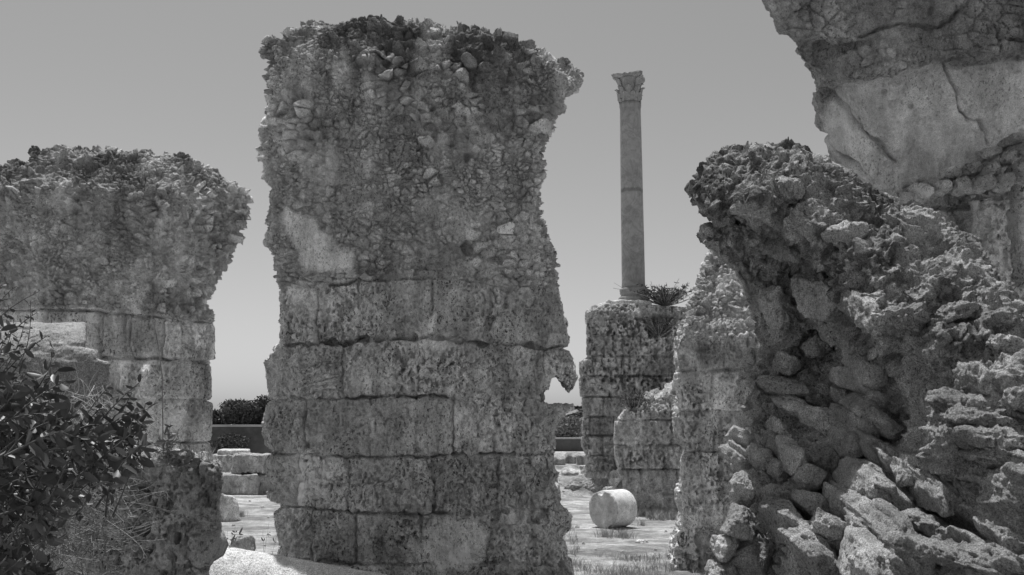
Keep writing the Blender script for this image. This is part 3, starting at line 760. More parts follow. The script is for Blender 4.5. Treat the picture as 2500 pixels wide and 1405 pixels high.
near_root = ruin('rubble_ruin', 'nearest ruin at right, craggy lichened rubble mass with stones and slanting slabs sticking out', 'rubble ruin',
     2.55, near_out, 2.9, .0165, near_detail, mode='ray', front=ndep, mats=('near',), parts=('rubble_core',), big=near_big,
     box=(.55, 2.35, 2.5, 5.7, 3.5), levels=2, zfine=.85, rnd=.10, normal_smooth=6)

def ico(sub):
    bm = bmesh.new(); bmesh.ops.create_icosphere(bm, subdivisions=sub, radius=1)
    V = np.array([v.co[:] for v in bm.verts]); Fc = np.array([[v.index for v in f.verts] for f in bm.faces]); bm.free(); return V, Fc
ICO5, ICOF5 = ico(5); ICO6, ICOF6 = ico(6); ICO4, ICOF4 = ico(4)
def rock_shape(seed, planes=9, sub=5, boxy=.35):
    rg = np.random.default_rng(seed)
    U, Fc = {4: (ICO4, ICOF4), 5: (ICO5, ICOF5), 6: (ICO6, ICOF6)}[sub]
    n = rg.normal(size=(planes, 3)); n /= np.linalg.norm(n, axis=1, keepdims=True)
    c = rg.uniform(.62, .9, planes)
    n = np.concatenate([n, [[1,0,0],[-1,0,0],[0,1,0],[0,-1,0],[0,0,1],[0,0,-1]]]); c = np.concatenate([c, rg.uniform(.72, .95, 6)])
    dt = U @ n.T; r = np.where(dt > .05, c / np.maximum(dt, .05), 9)
    k = 22.; r = -np.log(np.exp(-k * r).sum(1)) / k
    r = np.minimum(r, 1.15)
    return U * r[:, None], Fc
def mk_stone(parent, A, B, th, wd, seed, strata=0., tone=1., sub=5, mat='near', name='stone', up=None, rough=1.):
    """stone from A to B, th high, wd deep (metres)"""
    A = np.array(A, float); B = np.array(B, float); L = np.linalg.norm(B - A); ax = (B - A) / L
    vw = np.array([0, 1., 0]) if up is None else np.array(up, float)
    t = np.cross(vw, ax); t /= np.linalg.norm(t); wv = np.cross(ax, t)
    S, Fc = rock_shape(seed, sub=sub)
    Lc = S * np.array([L / 2 * 1.12, th / 2 * 1.15, wd / 2 * 1.1])
    V = (A + B) / 2 + Lc[:, :1] * ax + Lc[:, 1:2] * t + Lc[:, 2:] * wv
    N = S / np.linalg.norm(S, axis=1, keepdims=True); Nw = N[:, :1] * ax + N[:, 1:2] * t + N[:, 2:] * wv
    sz = min(L, th, wd)
    q = V + seed * 1.37
    sft = 1. if rough > 1 else .45
    d = sft * rough * (.13 * sz * noise(q, 1.3 / sz, 5, 2) + .08 * sz * noise(q, 4.5 / sz, 6, 3) + .05 * sz * ridged(q, 2.5 / sz, 4, 3))
    w1, w2, wi, wt = worley(q, 2.6 / sz, 3, tilt=True); v1, v2, vi, vt = worley(q, 7. / sz, 5, tilt=True)
    d += rough * (.10 * sz * wt * sstep(0, .2, w2 - w1) + .03 * sz * vt * sstep(0, .2, v2 - v1) + .008 * noise(q, 40, 7, 3) + .006 * ridged(q, 28, 8, 2))
    if strata:
        qs = np.stack([Lc[:, 0] * 3 + seed, Lc[:, 1] * 38, Lc[:, 2] * 8], 1); d += strata * .032 * noise(qs, 1.0, 8, 3)
    tn = tone * (1 + .16 * noise(q, 9, 9, 3)) * np.random.default_rng(seed).uniform(.85, 1.15)
    return link_mesh(name, V + Nw * d[:, None], Fc, M[mat], parent, np.clip(tn, .3, 2.3))
ST = [ # x1,y1,x2,y2,thickness px, out, tone, strata
 (1772,1052,1845,1086,36,.10,1.15,.3),(1772,1088,1832,1132,40,.06,.95,1),(1828,1095,1878,1142,46,.12,1.35,0),(1866,1068,1918,1102,34,.04,1,.3),(1905,1092,1958,1152,44,.08,1.3,0),
 (1878,1128,1918,1162,34,.06,1,.4),(1955,1140,2005,1195,56,.08,1.1,.2),(1800,1170,1826,1238,58,.12,1,.3),(1772,1262,1846,1292,72,.14,1.05,.2),(1738,1334,1790,1338,50,.16,1.8,0),
 (1726,1398,1796,1402,56,.14,1.1,.2),(1868,1206,1932,1238,48,.10,1.05,.3),(1942,1216,2012,1256,48,.10,1.1,.3),(1882,1258,1955,1296,58,.10,1.05,.3),(1982,1268,2068,1312,58,.10,1.05,.2),
 (1800,1420,1876,1310,84,.06,.85,.2),(1935,1298,2040,1400,66,.08,1.,.7),(2058,1330,2170,1415,74,.08,1.,.8),(1995,1196,2235,1372,58,.09,1.,1.4),(2120,1232,2245,1345,26,.08,1.05,1.5),
 (2208,1266,2290,1302,38,.04,1,.3),(2096,1078,2335,1245,58,.07,.85,1.1),(2058,1142,2170,1216,48,.05,.85,.8),(2035,1062,2094,1106,54,.06,.9,.2),(1895,976,1992,1012,44,.08,.9,.4),
 (1972,1012,2062,1052,56,.08,.9,.3),(2028,1010,2112,1038,40,.10,1,.2),(2086,1036,2142,1068,48,.06,.95,.2),(2118,1010,2194,1058,44,.06,.95,.1),(2038,956,2082,980,34,.10,1.35,0),
 (2074,966,2122,1004,38,.08,1.,.2),(2034,922,2134,936,36,.10,.95,.3),(2062,876,2148,904,52,.14,1.35,.1),(1880,1036,1930,1066,30,.08,1.2,.2),(1952,706,2062,744,58,.12,1.05,0),
 (2056,722,2140,790,38,.12,1.1,0),(2138,792,2270,768,58,.10,1.05,0),(2000,790,2060,820,42,.06,.85,.3),(1868,722,1938,792,62,.05,.95,.1),(1790,506,1880,522,42,.06,1.15,0),
 (1850,524,1935,562,38,.06,1.1,0),(1778,568,1880,598,46,.08,1,0),(1868,588,1960,622,52,.08,1.0,0),(1932,520,1978,575,26,.10,1.3,.1),
 (1898,452,1958,478,44,.06,.9,0),(2010,452,2114,472,52,.06,.9,0),(2018,562,2112,584,48,.06,.95,0),(2052,618,2132,682,56,.05,.95,0),(2200,640,2282,700,66,.03,1,0),
 (2290,618,2352,662,66,.02,1,0),(2378,640,2424,690,58,.02,1,0),(2284,776,2374,752,34,.06,1.1,.2),(2396,794,2470,772,42,.05,1.1,.2),(2414,836,2510,856,44,.05,1.05,.4),
 (2398,700,2436,748,28,.05,1.1,0),(2344,930,2430,944,52,.05,1.15,.6),(2458,965,2520,992,46,.05,1.1,.4),(2290,986,2530,1012,26,.05,.8,1.3),(2310,1018,2530,1050,26,.06,.8,1.3),
 (2262,1092,2450,1122,32,.06,1.1,1.2),(2350,1066,2530,1094,22,.07,.85,1.2),(2405,1102,2550,1146,24,.08,1,1.2),(2330,1196,2520,1290,30,.04,.9,1.2),(2190,1322,2420,1402,36,.05,.95,1.2),
 (2296,1336,2530,1410,34,.05,1,1.2),(1810,988,1830,924,32,.10,1.35,.1),(1812,898,1846,862,28,.10,1.2,.1),(1812,1034,1850,1006,30,.08,1.2,.1),(1848,938,1988,948,38,.06,.8,.7),
 (1960,850,2030,846,40,.04,.9,.3),(1890,880,1950,900,44,.04,.9,.2),(2150,560,2230,590,44,.04,1,0),(2240,560,2290,600,40,.02,1,0),(1960,420,2030,436,34,.03,.9,0),(1820,640,1900,668,36,.05,.9,.1)]
for i, (x1, y1, x2, y2, th, out, tn, stt) in enumerate(ST):
    if y1 < 700 and (x1, y1) not in ((1932, 520), (1868, 588), (1778, 568), (2018, 562), (1790, 506), (1898, 452)): continue
    da = float(nmap(np.array([x1]), np.array([y1]))[0]); db = float(nmap(np.array([x2]), np.array([y2]))[0]); dm_ = (da + db) / 2
    k = .35; da = dm_ + (da - dm_) * (1 - k * 0) ; out2 = out * (1.15 if y1 > 860 and x1 < 2160 and x2 < 2200 else .2)
    A = at(x1, y1, da - out2 * .5); B = at(x2, y2, db - out2 * .5)
    thm = th * dm_ / F
    big_ = np.hypot(x2 - x1, y2 - y1) > 130
    mk_stone(near_root, A, B, thm * 1.05, max(thm * 1.7, .12), 100 + i, strata=stt * .9, rough=1.5 if y1 < 860 or x1 > 2160 else .85, tone=.84 + .6 * max(tn - 1.1, 0) - .4 * max(.95 - tn, 0) - (.1 if stt > .9 else 0), sub=6 if big_ or th > 55 else 5)

# ================================================================== standing column on the wall
CY5 = 29.0
def zc(y): return float(at(1543, y, CY5)[2])
cxw = float(at(1543, 480, CY5)[0])
col_root = empty('marble_column', (cxw, CY5, zc(744)), label='tall smooth marble column with leafy capital standing on the distant block wall', cat='column')
def lathe(name, prof, mat, parent, cx, cy, seg=48, nz=.004, lean=0.):
    prof = np.array(prof, float); t = np.linspace(0, 2 * np.pi, seg, endpoint=False)
    V = np.array([(cx + (z - prof[0][1]) * lean + r * np.cos(a), cy + r * np.sin(a), z) for r, z in prof for a in t]); n = len(prof)
    i, j = np.meshgrid(np.arange(n - 1), np.arange(seg), indexing='ij'); i = i.ravel(); j = j.ravel(); k = (j + 1) % seg
    Fq = np.stack([i * seg + j, i * seg + k, (i + 1) * seg + k, (i + 1) * seg + j], 1)
    R = V - [cx, cy, 0]; R[:, 2] = 0
    V = V + R * (nz * noise(V, 3, 4, 3) / .3)[:, None]
    fl = [tuple(f) for f in Fq] + [tuple(range(seg))[::-1], tuple(range((n - 1) * seg, n * seg))]
    return link_mesh(name, V, fl, mat, parent)
b = NB('veined_column_marble')
v1 = b.noise(1.5, 8, .65, v=b.vec((1, 1, .8)), dist=1.6); vein = b.math('ABSOLUTE', b.math('SUBTRACT', v1, .5))
v2 = b.noise(6, 6, .7, dist=.8)
c = b.math('MULTIPLY', b.map(vein, 0., .05, .78, 1.0), b.map(v2, .3, .7, .82, 1.15)); c = b.math('MULTIPLY', c, b.map(b.noise(1.1, 4, .6), .35, .65, .85, 1.1))
sepo = b.n('ShaderNodeSeparateXYZ'); b.l(b.co.outputs['Object'], sepo.inputs[0])
band = b.math('ABSOLUTE', b.math('SUBTRACT', sepo.outputs[2], zc(468) - zc(744)))
band = b.math('ADD', band, b.math('MULTIPLY', b.math('SUBTRACT', b.noise(9, 4, .7), .5), .14))
c = b.math('MULTIPLY', c, b.map(band, .03, .075, .62, 1.))
M['colm'] = b.done(b.math('MULTIPLY', c, .30), .7, b.bump(b.noise(30, 6, .7), .5, .01))
MPX = CY5 / F
shaft_prof = []
for k in range(31):
    y = 706 - (706 - 254) * k / 30; f = k / 30
    hw = 28.6 - 2.6 * f ** 1.5 + (.0 if k else 0.6)
    shaft_prof.append((hw * MPX, zc(y)))
shaft_prof[-1] = (27.2 * MPX, zc(254)); shaft_prof.insert(-1, (27.4 * MPX, zc(262))); shaft_prof.insert(-2, (26.0 * MPX, zc(268)))
lathe('shaft', sorted(shaft_prof, key=lambda q: q[1]), M['colm'], col_root, cxw, CY5, 64, lean=-.0015)
bp = [(39, 746), (39, 737), (37, 736.5), (38.5, 733), (38.5, 729), (36, 726.5), (33, 725), (32, 721), (33.5, 719.5), (34.5, 717), (34, 714), (35, 712), (35, 708), (33, 706), (29.5, 705), (28.5, 703)]
lathe('base', [(a * MPX, zc(y)) for a, y in bp], M['colm'], col_root, cxw + .01, CY5, 64)
# capital: bell, two rows of leaves, volutes and worn abacus
cap = lathe('capital', [(r * MPX, zc(y)) for r, y in [(26, 253), (26, 246), (25.5, 235), (26, 222), (28, 210), (32, 201), (35, 197)]], M['colm'], col_root, cxw - .02, CY5, 48)
def leaf_mesh(ang, y0, y1, r0, r1, wd, curl):
    V = []; Fq = []; nu, nv = 9, 5
    for i in range(nu):
        t = i / (nu - 1)
        z = zc(y0 + (y1 - y0) * (t if t < .85 else .85 + (t - .85) * -.4)); r = (r0 + (r1 - r0) * t ** 2 + curl * max(0, t - .7) * 3) * MPX
        wv = wd * MPX * (.75 + .35 * math.sin(t * 3.0)) * (1 - .75 * max(0, t - .75) * 4 * .8)
        for j in range(nv):
            q = (j / (nv - 1) - .5) * 2
            rr = r + .045 * (1 - abs(q)) - .012 * (j % 2)
            a = ang + q * wv / (r0 * MPX)
            for dd in (0,): V.append((cxw - .02 + rr * math.cos(a), CY5 + rr * math.sin(a), z - .02 * abs(q)))
    n = len(V)
    V += [(cxw - .02 + (x - cxw + .02) * .9, CY5 + (y - CY5) * .9, z - .01) for x, y, z in V]
    for i in range(nu - 1):
        for j in range(nv - 1):
            a = i * nv + j; Fq.append((a, a + 1, a + nv + 1, a + nv)); Fq.append((n + a, n + a + nv, n + a + nv + 1, n + a + 1))
    for i in range(nu - 1):
        a = i * nv; Fq.append((a, a + nv, n + a + nv, n + a)); a = i * nv + nv - 1; Fq.append((a, n + a, n + a + nv, a + nv))
    a = (nu - 1) * nv
    for j in range(nv - 1): Fq.append((a + j, a + j + 1, n + a + j + 1, n + a + j))
    return V, Fq
def add_leaf(*a):
    V, Fq = leaf_mesh(*a); link_mesh('leaf', V - 0 * np.array(cap.location), Fq, M['colm'], cap)
def sub_mesh(name, V, Fq, mat, part, root):
    o = link_mesh(name, np.array(V) - np.array(root.location), Fq, mat, None); o.parent = part; return o
for k in range(8):
    V, Fq = leaf_mesh(k * math.pi / 4 + .2, 252, 226, 26.5, 29, 8.5, 3.2); sub_mesh('leaf', V, Fq, M['colm'], cap, col_root)
    V, Fq = leaf_mesh(k * math.pi / 4 + .2 + math.pi / 8, 245, 211, 27, 33, 7.5, 3.6); sub_mesh('leaf', V, Fq, M['colm'], cap, col_root)
for k in range(4):
    a = math.pi / 4 + k * math.pi / 2 - .25
    V, Fq = leaf_mesh(a, 226, 192, 30, 44 if k == 2 else 40, 5, 3.5); sub_mesh('volute', V, Fq, M['colm'], cap, col_root)
# abacus: concave-sided slab with one long surviving corner at left
V = []; nA = 48
for lv, (y, sc_) in enumerate(((198, .93), (194, 1.0), (188, 1.03))):
    for k in range(nA):
        a = 2 * math.pi * k / nA
        r = 33 + 12 * abs(math.cos(2 * (a + .25 + math.pi / 4 * 0 - math.pi / 4))) ** 4
        if abs(math.atan2(math.sin(a - 3.4), math.cos(a - 3.4))) < .5: r += 8 * (1 - abs(math.atan2(math.sin(a - 3.4), math.cos(a - 3.4))) / .5)
        r *= sc_ * (1 + .05 * math.sin(k * 2.3 + lv))
        V.append((cxw - .02 + r * MPX * math.cos(a), CY5 + r * MPX * math.sin(a), zc(y + (1.6 * math.sin(k * 1.7) if lv == 2 else 0) - (2 if lv == 2 and math.cos(a) > 0 else 0))))
Fl = [(l * nA + k, l * nA + (k + 1) % nA, (l + 1) * nA + (k + 1) % nA, (l + 1) * nA + k) for l in (0, 1) for k in range(nA)] + [tuple(range(nA))[::-1], tuple(range(2 * nA, 3 * nA))]
sub_mesh('abacus', V, Fl, M['colm'], cap, col_root)
# stump of the square pedestal under the column
def pe(P):
    return .02 * noise(P, 4, 5, 3) + .02 * noise(P, 11, 6, 2), 1.1 + .1 * noise(P, 3, 5)
r_ = empty('pedestal_block', (cxw, CY5, zc(780)), label='broken pale plinth slab between the marble column and its wall', cat='plinth')
a_ = at(1478, 745, 28.6); b_ = at(1580, 745, 29.5)
solid('slab', lambda P: smax(smax(np.abs(P[:, 0] - (a_[0] + b_[0]) / 2) - (b_[0] - a_[0]) / 2 * (.98 + .05 * noise(P, 2, 4)), np.abs(P[:, 1] - 29.05) - .62, .03), np.abs(P[:, 2] - zc(752)) - .16 - .03 * noise(P, 3, 7), .03),
      (a_[0] - .3, b_[0] + .3, 28.1, 29.9, zc(752) - .4, zc(752) + .4), .035, pe, 'far', r_)

# ================================================================== fallen marble drum on the open ground
dc = at(1497, 1235, 19.45); dc[2] = .352 + float(ground_h(np.array([dc[0]]), np.array([19.45]))[0])
ua = np.array([.74, .67, 0]); L2 = .31
r_ = empty('marble_drum', (dc[0], dc[1], 0), label='short pale marble column drum lying on the open dusty ground', cat='column drum')
c2 = np.array([(.55), -.1, .83])
def s_dummy(P): return np.zeros(len(P))
def dd(P):
    q = P - dc; s = q @ ua; face = s < -L2 + .06
    chip = np.exp(-(((P - (dc - ua * L2 + np.array([-.02, 0, .27]))) ** 2).sum(1) / .012))
    return .006 * noise(P, 8, 3, 3) + np.where(face, .016 * noise(P, 12, 4, 3), 0) - .05 * chip * 0, np.where(face, .80 + .16 * noise(P, 9, 5, 3), 1.08 + .05 * noise(P, 6, 6)) + .3 * chip
solid('drum_body', lambda P: smax(cyl_sdf(P, dc - ua * L2, dc + ua * L2, .352, cut0=lambda P, s: -s + .03 * noise(P, 5, 9, 2), rnd=.02), .11 - np.linalg.norm(P - (dc - ua * .33 + np.array([-.04, .03, .36])), axis=1), .01),
      (dc[0] - .75, dc[0] + .75, dc[1] - .75, dc[1] + .75, dc[2] - .5, dc[2] + .5), .012, dd, 'drum', r_, levels=1)

# ================================================================== blocks, slabs and boulders between the pillars
def rect_block(name, label, cat, x0, y0, x1, y1, d, depth, rz=0., rough=1.25, mat='far', h=None, tone=.8, base0=True, group=None):
    """block whose face spans the pixel box (x0,y0)-(x1,y1) at distance d"""
    a = at(x0, y0, d); b2 = at(x1, y1, d)
    if base0: b2[2] = min(b2[2], 0) - .06
    c = np.array([(a[0] + b2[0]) / 2, d + depth / 2, (a[2] + b2[2]) / 2]); hx, hz = (b2[0] - a[0]) / 2, (a[2] - b2[2]) / 2
    cr, sr = math.cos(rz), math.sin(rz); R = math.hypot(hx, depth / 2)
    h = h or max(.02, min(.06, hx / 14))
    def f(P):
        q = P - c; u = q[:, 0] * cr + q[:, 1] * sr; v = -q[:, 0] * sr + q[:, 1] * cr
        return smax(smax(np.abs(u) - hx, np.abs(v) - depth / 2, .04), np.abs(q[:, 2]) - hz, .04)
    e = h / .04
    def det(P): return rough * (.05 * noise(P, 2.2, 5, 3) - .045 * sstep(.08, .4, noise(P, (9, 9, 6), 6, 2)) + .015 * noise(P, 18, 7, 2)), tone * (.95 + .2 * noise(P, 3, 8, 3))
    r = empty(name, (c[0], c[1], max(c[2] - hz, 0)), label=label, cat=cat, group=group)
    solid('stone_body', f, (c[0] - R - .2, c[0] + R + .2, c[1] - R - .2, c[1] + R + .2, c[2] - hz - .2, c[2] + hz + .2), h, det, mat, r, levels=0)
    return r
rect_block('stone_block', 'squared block on top of two lower blocks, in gap left of tallest pillar', 'stone block', 566, 1110, 642, 1158, 28, 1.0, base0=False, group='tumbled blocks in the left gap')
rect_block('stone_block', 'wide lower block carrying the squared block, in the gap left of the tallest pillar', 'stone block', 524, 1159, 628, 1208, 27.8, 1.1, group='tumbled blocks in the left gap')
rect_block('stone_block', 'lower block half hidden by the left edge of the tallest pillar', 'stone block', 630, 1161, 720, 1207, 28.1, 1.1, group='tumbled blocks in the left gap')
rect_block('stone_block', 'short worn block under the thin flat slab beside the left pillar', 'stone block', 505, 1112, 566, 1160, 30, 1.0, base0=False, group='tumbled blocks in the left gap')
rect_block('stone_block', 'low block lying in sunlight far behind, half hidden by the tallest pillar', 'stone block', 640, 1124, 720, 1150, 36, 1.5, tone=1.15, group='tumbled blocks in the left gap')
rect_block('stone_slab', 'thin flat sunlit slab resting on a worn block beside the left pillar', 'stone slab', 518, 1099, 590, 1111, 30.2, 1.6, rz=.2, rough=.35, base0=False, tone=1.2)
def boulder(name, label, cat, px, y_top, y_bot, wpx, d, seed, tone=1., mat='far', sink=.12, group=None, ratio=1., sub=5, z0=None):
    b2 = at(px, y_bot, d); gz = float(ground_h(np.array([b2[0]]), np.array([d]))[0]) if z0 is None else z0
    hh = (y_bot - y_top) * d / F; ww = wpx * d / F
    r = empty(name, (b2[0], d, gz), rz=0, label=label, cat=cat, group=group)
    c = np.array([b2[0], d, gz + hh * (.5 - sink)])
    mk_stone(r, c - [ww / 2, 0, 0], c + [ww / 2, 0, 0], hh * (1 + sink), ww * .8 * ratio, seed, tone=tone, sub=sub, mat=mat, name='stone_body')
    return r
boulder('upright_stone', 'weathered upright boulder standing beside the right edge of the pitted block', 'boulder', 553, 1192, 1266, 66, 20.7, 501)
boulder('boulder', 'small rounded dark boulder behind the left end of the fallen granite column', 'boulder', 592, 1296, 1340, 56, 15.6, 502, tone=.8)
boulder('boulder', 'pale lumpy boulder at the foot of the short worn block in the left gap', 'boulder', 548, 1130, 1178, 56, 29, 503, tone=.75)
# rubble ledge and loose stones right of the tallest pillar
pts = [(1362,1120,1150,40,33,.7),(1395,1097,1128,60,34,.5),(1425,1110,1140,36,33,.7),(1488,1152,1180,34,27.0,1.0),
       (1345,1180,1215,40,27.0,1.1),(1390,1150,1170,46,29,1.1),(1500,1140,1172,34,27.4,1.15),(1440,1132,1156,50,30,.9),(1352,1240,1262,18,20,1.2),(1562,1293,1302,20,17,1.2),(1600,1320,1328,10,15,1.2)]
desc = ['flat pale rubble stone near the low far wall, right gap','dark bushy-looking lump of rubble before the low far wall','small rubble stone at the foot of the columned wall','bright stone on the rubble ledge touching the broken wall',
        'pale chip half hidden by the right edge of the tallest pillar','flat stone on the raised terrace edge behind the ledge','bright lumpy stone at the left corner of the broken wall','low grey stone on the terrace before the columned wall',
        'little pale stone close to the right edge of the tallest pillar','small bright stone on the dusty ground in front of the marble drum','tiny pebble on the dusty ground toward the rubble topped pier']
for i, (x, y0, y1, wd, d, tn) in enumerate(pts):
    z0 = None
    boulder('rubble_stone', desc[i], 'stone', x, y0, y1, wd, d, 600 + i, tone=tn, group='rubble stones in the right gap', sub=4, sink=.25, ratio=1.4)

def ledge_detail(P, px, py):
    d, t = rubble(P, (3.5, 3.5, 6), 19, .12, .2); return np.array(d), t * .75
ruin('rubble_ledge', 'low dark rubble ledge with grass on top, between the tallest pillar and the broken wall', 'rubble ledge', 27.2,
     [(1310,1240),(1312,1182),(1350,1172),(1385,1176),(1420,1162),(1455,1158),(1490,1152),(1530,1160),(1540,1240)], 1.3, .045, ledge_detail, mats=('far',), parts=('stone_body',), front=lambda X, Y: 27.2 + .5 * sstep(1195, 1150, Y),
     big=lambda P: .10 * noise(P, 1.5, 123, 2) + .06 * noise(P, 5, 124))

# ================================================================== far walls and terrace
b = NB('old_plaster'); c = b.math('MULTIPLY', b.map(b.noise(.5, 6, .65), .35, .65, .55, 1.1), b.map(b.noise(3, 6, .7), .3, .7, .8, 1.2))
M['oldwall'] = b.done(b.math('MULTIPLY', c, .15), .95, b.bump(b.noise(4, 6, .7), .6, .03))
b = NB('coping'); M['coping'] = b.done(b.math('MULTIPLY', b.map(b.noise(2, 5, .6), .3, .7, .8, 1.1), .42), .9)
def box_mesh(name, x0, x1, y0, y1, z0, z1, mat, parent=None, bev=.02):
    bm = bmesh.new(); bmesh.ops.create_cube(bm, size=1)
    for v in bm.verts: v.co = Vector(((x0 + x1) / 2 + v.co.x * (x1 - x0), (y0 + y1) / 2 + v.co.y * (y1 - y0), (z0 + z1) / 2 + v.co.z * (z1 - z0))) - (Vector(parent.location) if parent else Vector())
    bmesh.ops.bevel(bm, geom=bm.edges[:], offset=bev, segments=2, affect='EDGES')
    me = bpy.data.meshes.new(name); bm.to_mesh(me); bm.free(); me.materials.append(mat)
    o = bpy.data.objects.new(name, me); COL.objects.link(o)
    if parent: o.parent = parent
    return o
r_ = empty('boundary_wall', (-16, 54.3, 0), label='long dark far wall with pale coping under the dark trees, seen through the left gap', cat='wall')
zt = float(at(600, 1043, 54)[2]); box_mesh('wall_body', -30, .0, 54, 54.6, -.2, zt, M['oldwall'], r_, .03); box_mesh('coping', -30.1, .1, 53.85, 54.75, zt + .003, zt + .12, M['coping'], r_, .02)
M['terr'] = bpy.data.materials['dusty_ground']
o = box_mesh('terrace', -45, 14, 54.8, 130, -.3, zt - .02, M['terr'], None, .05); tag(o, kind='structure')
r_ = empty('low_wall', (3, 48, 0), label='low dark far wall with pale top, seen through the right gap', cat='wall')
zt2 = float(at(1390, 1073, 48)[2]); box_mesh('wall_body', .6, 12, 48, 48.5, -.2, zt2, M['oldwall'], r_, .03); box_mesh('coping', .55, 12.1, 47.9, 48.6, zt2 + .003, zt2 + .07, M['coping'], r_, .02)

# ================================================================== foliage
def leaf_mat(name, base, rough=.5, spec=.4, var=.5, trans=0.):
    b = NB(name); c = b.math('MULTIPLY', b.map(b.noise(6, 3, .6), .3, .7, 1 - var, 1 + var), base)
    b.b.inputs['Specular IOR Level'].default_value = spec
    return b.done(c, rough)
M['leaf'] = leaf_mat('glossy_dark_leaf', .085, .45, .4, .35)
M['treeleaf'] = leaf_mat('tree_leaf', .075, .6, .3)
M['twig'] = leaf_mat('dry_twig', .26, .8, .2)
M['thorn'] = leaf_mat('pale_twig', .22, .7, .3)
M['grass'] = leaf_mat('dry_grass', .36, .8, .2, .4)
M['pale'] = leaf_mat('pale_sprig_leaf', .20, .5, .4, .4)
M['bark'] = leaf_mat('bark', .12, .9, .2)
def leaf_cards(C, D, L, W, rg, bend=.25):
    """elongated leaves: 6-point outline with a raised fold; C base, D direction (n,3), L length, W width"""
    n = len(C); D = D / np.linalg.norm(D, axis=1, keepdims=True)
    r = rg.normal(size=(n, 3)); r[:, 2] *= .5; S = np.cross(D, r); S /= np.linalg.norm(S, axis=1, keepdims=True) + 1e-9; U = np.cross(S, D)
    L = L[:, None]; W = W[:, None]
    t = [(0, 0, 0), (.16, .30, .05), (.45, .47, .02), (.78, .36, -.06), (1., 0, -bend), (.78, -.36, -.06), (.45, -.47, .02), (.16, -.30, .05), (.3, 0, -.05), (.7, 0, -.13)]
    V = np.stack([C + D * L * a + S * W * b_ + U * L * c_ for a, b_, c_ in t], 1)
    tris = np.array([(0, 8, 1), (1, 8, 2), (2, 8, 9), (2, 9, 3), (3, 9, 4), (0, 7, 8), (7, 6, 8), (6, 9, 8), (6, 5, 9), (5, 4, 9)])
    Fx = (np.arange(n)[:, None, None] * 10 + tris[None]).reshape(-1, 3)
    return V.reshape(-1, 3), Fx
def tubes(paths, radii, sides=4):
    V = []; Fx = []; o = 0
    for pth, (r0, r1) in zip(paths, radii):
        p = np.array(pth, float); n = len(p); d = np.gradient(p, axis=0); d /= np.linalg.norm(d, axis=1, keepdims=True) + 1e-9
        a = np.cross(d, [.3, .9, .2]); a /= np.linalg.norm(a, axis=1, keepdims=True) + 1e-9; b2 = np.cross(d, a)
        r = np.linspace(r0, r1, n)[:, None]
        for k in range(sides):
            an = 2 * np.pi * k / sides; V.append(p + r * (a * np.cos(an) + b2 * np.sin(an)))
        for k in range(sides):
            k2 = (k + 1) % sides
            for i in range(n - 1): Fx.append((o + k * n + i, o + k2 * n + i, o + k2 * n + i + 1, o + k * n + i + 1))
        o += sides * n
    return np.concatenate(V), np.array(Fx)
def curve_path(A, B, sag=0., wob=.05, n=8, rg=RNG):
    t = np.linspace(0, 1, n)[:, None]; A = np.array(A); B = np.array(B); L = np.linalg.norm(B - A)
    p = A + (B - A) * t; p[:, 2] += sag * L * 4 * (t * (1 - t))[:, 0]
    p += wob * L * np.sin(np.pi * t) * rg.normal(size=3) * .5
    return p
# --- the leafy bush in the left foreground
rg = np.random.default_rng(21)
mass = [(-160,850),(40,835),(90,880),(120,930),(190,985),(250,980),(300,1000),(350,1005),(372,1050),(350,1110),(300,1150),(230,1170),(150,1270),(120,1420),(-160,1420)]
def inpoly(n, poly, rg):
    P = np.array(poly); out = []
    while len(out) < n:
        q = rg.uniform(P.min(0), P.max(0), size=(n * 3, 2)); d = poly_dist(poly, q[:, 0], q[:, 1]); out += list(q[d < 0])
    return np.array(out[:n])
tips = [(x, y, rg.uniform(3.2, 4.4)) for x, y in inpoly(290, mass, rg)]
tips += [(75,735,4.2),(95,712,4.25),(40,700,4.3),(15,690,4.2),(88,765,4.2),(60,790,4.1),(20,760,4.1),(0,720,4.3),(35,780,4.2),(340,935,3.9),(322,960,3.9),(355,985,3.8),(262,950,3.9),(250,990,3.8),(130,850,3.7),(145,900,3.6),(115,820,3.8),(28,800,3.5),(300,1100,3.5),(360,1000,3.7),(340,1090,3.4),(320,1060,3.3),(8,800,3.2),(70,850,3.4),(160,930,3.4)]
paths = []; rad = []; LC = []; LD = []; LL = []; LW = []
for (x, y, d) in tips:
    T = at(x, y, d)
    up = y < 1000
    back = np.array([-rg.uniform(.10, .30), rg.uniform(-.1, .15), -rg.uniform(.22, .42) if up else -rg.uniform(-.05, .3)])
    Bs = T + back * rg.uniform(.8, 1.3)
    p = curve_path(Bs, T, .05, .15, 8, rg); paths.append(p); rad.append((.004, .0015))
    nl = rg.integers(12, 20)
    for k in range(nl):
        t = .25 + .75 * k / (nl - 1); c = p[int(t * 7)] * (1 - (t * 7) % 1) + p[min(int(t * 7) + 1, 7)] * ((t * 7) % 1)
        ax = p[-1] - p[-3]; ax /= np.linalg.norm(ax)
        a = k * 2.4 + rg.uniform(-.3, .3); s1 = np.cross(ax, [0, 1, .1]); s1 /= np.linalg.norm(s1); s2 = np.cross(ax, s1)
        dv = ax * rg.uniform(.3, .9) + s1 * math.cos(a) + s2 * math.sin(a) + np.array([0, 0, -.25 - .5 * (y > 950) * rg.random()])
        LC.append(c); LD.append(dv); l = rg.uniform(.034, .075) * (.65 + .35 * (d < 3.8)) * (.75 if y < 860 and x > -20 else 1); LL.append(l); LW.append(l * rg.uniform(.36, .5))
bush = empty('leafy_bush', (-1.9, 3.9, 0), label='dark glossy-leaved bush filling the lower left corner, in front of the granite shaft', cat='bush')
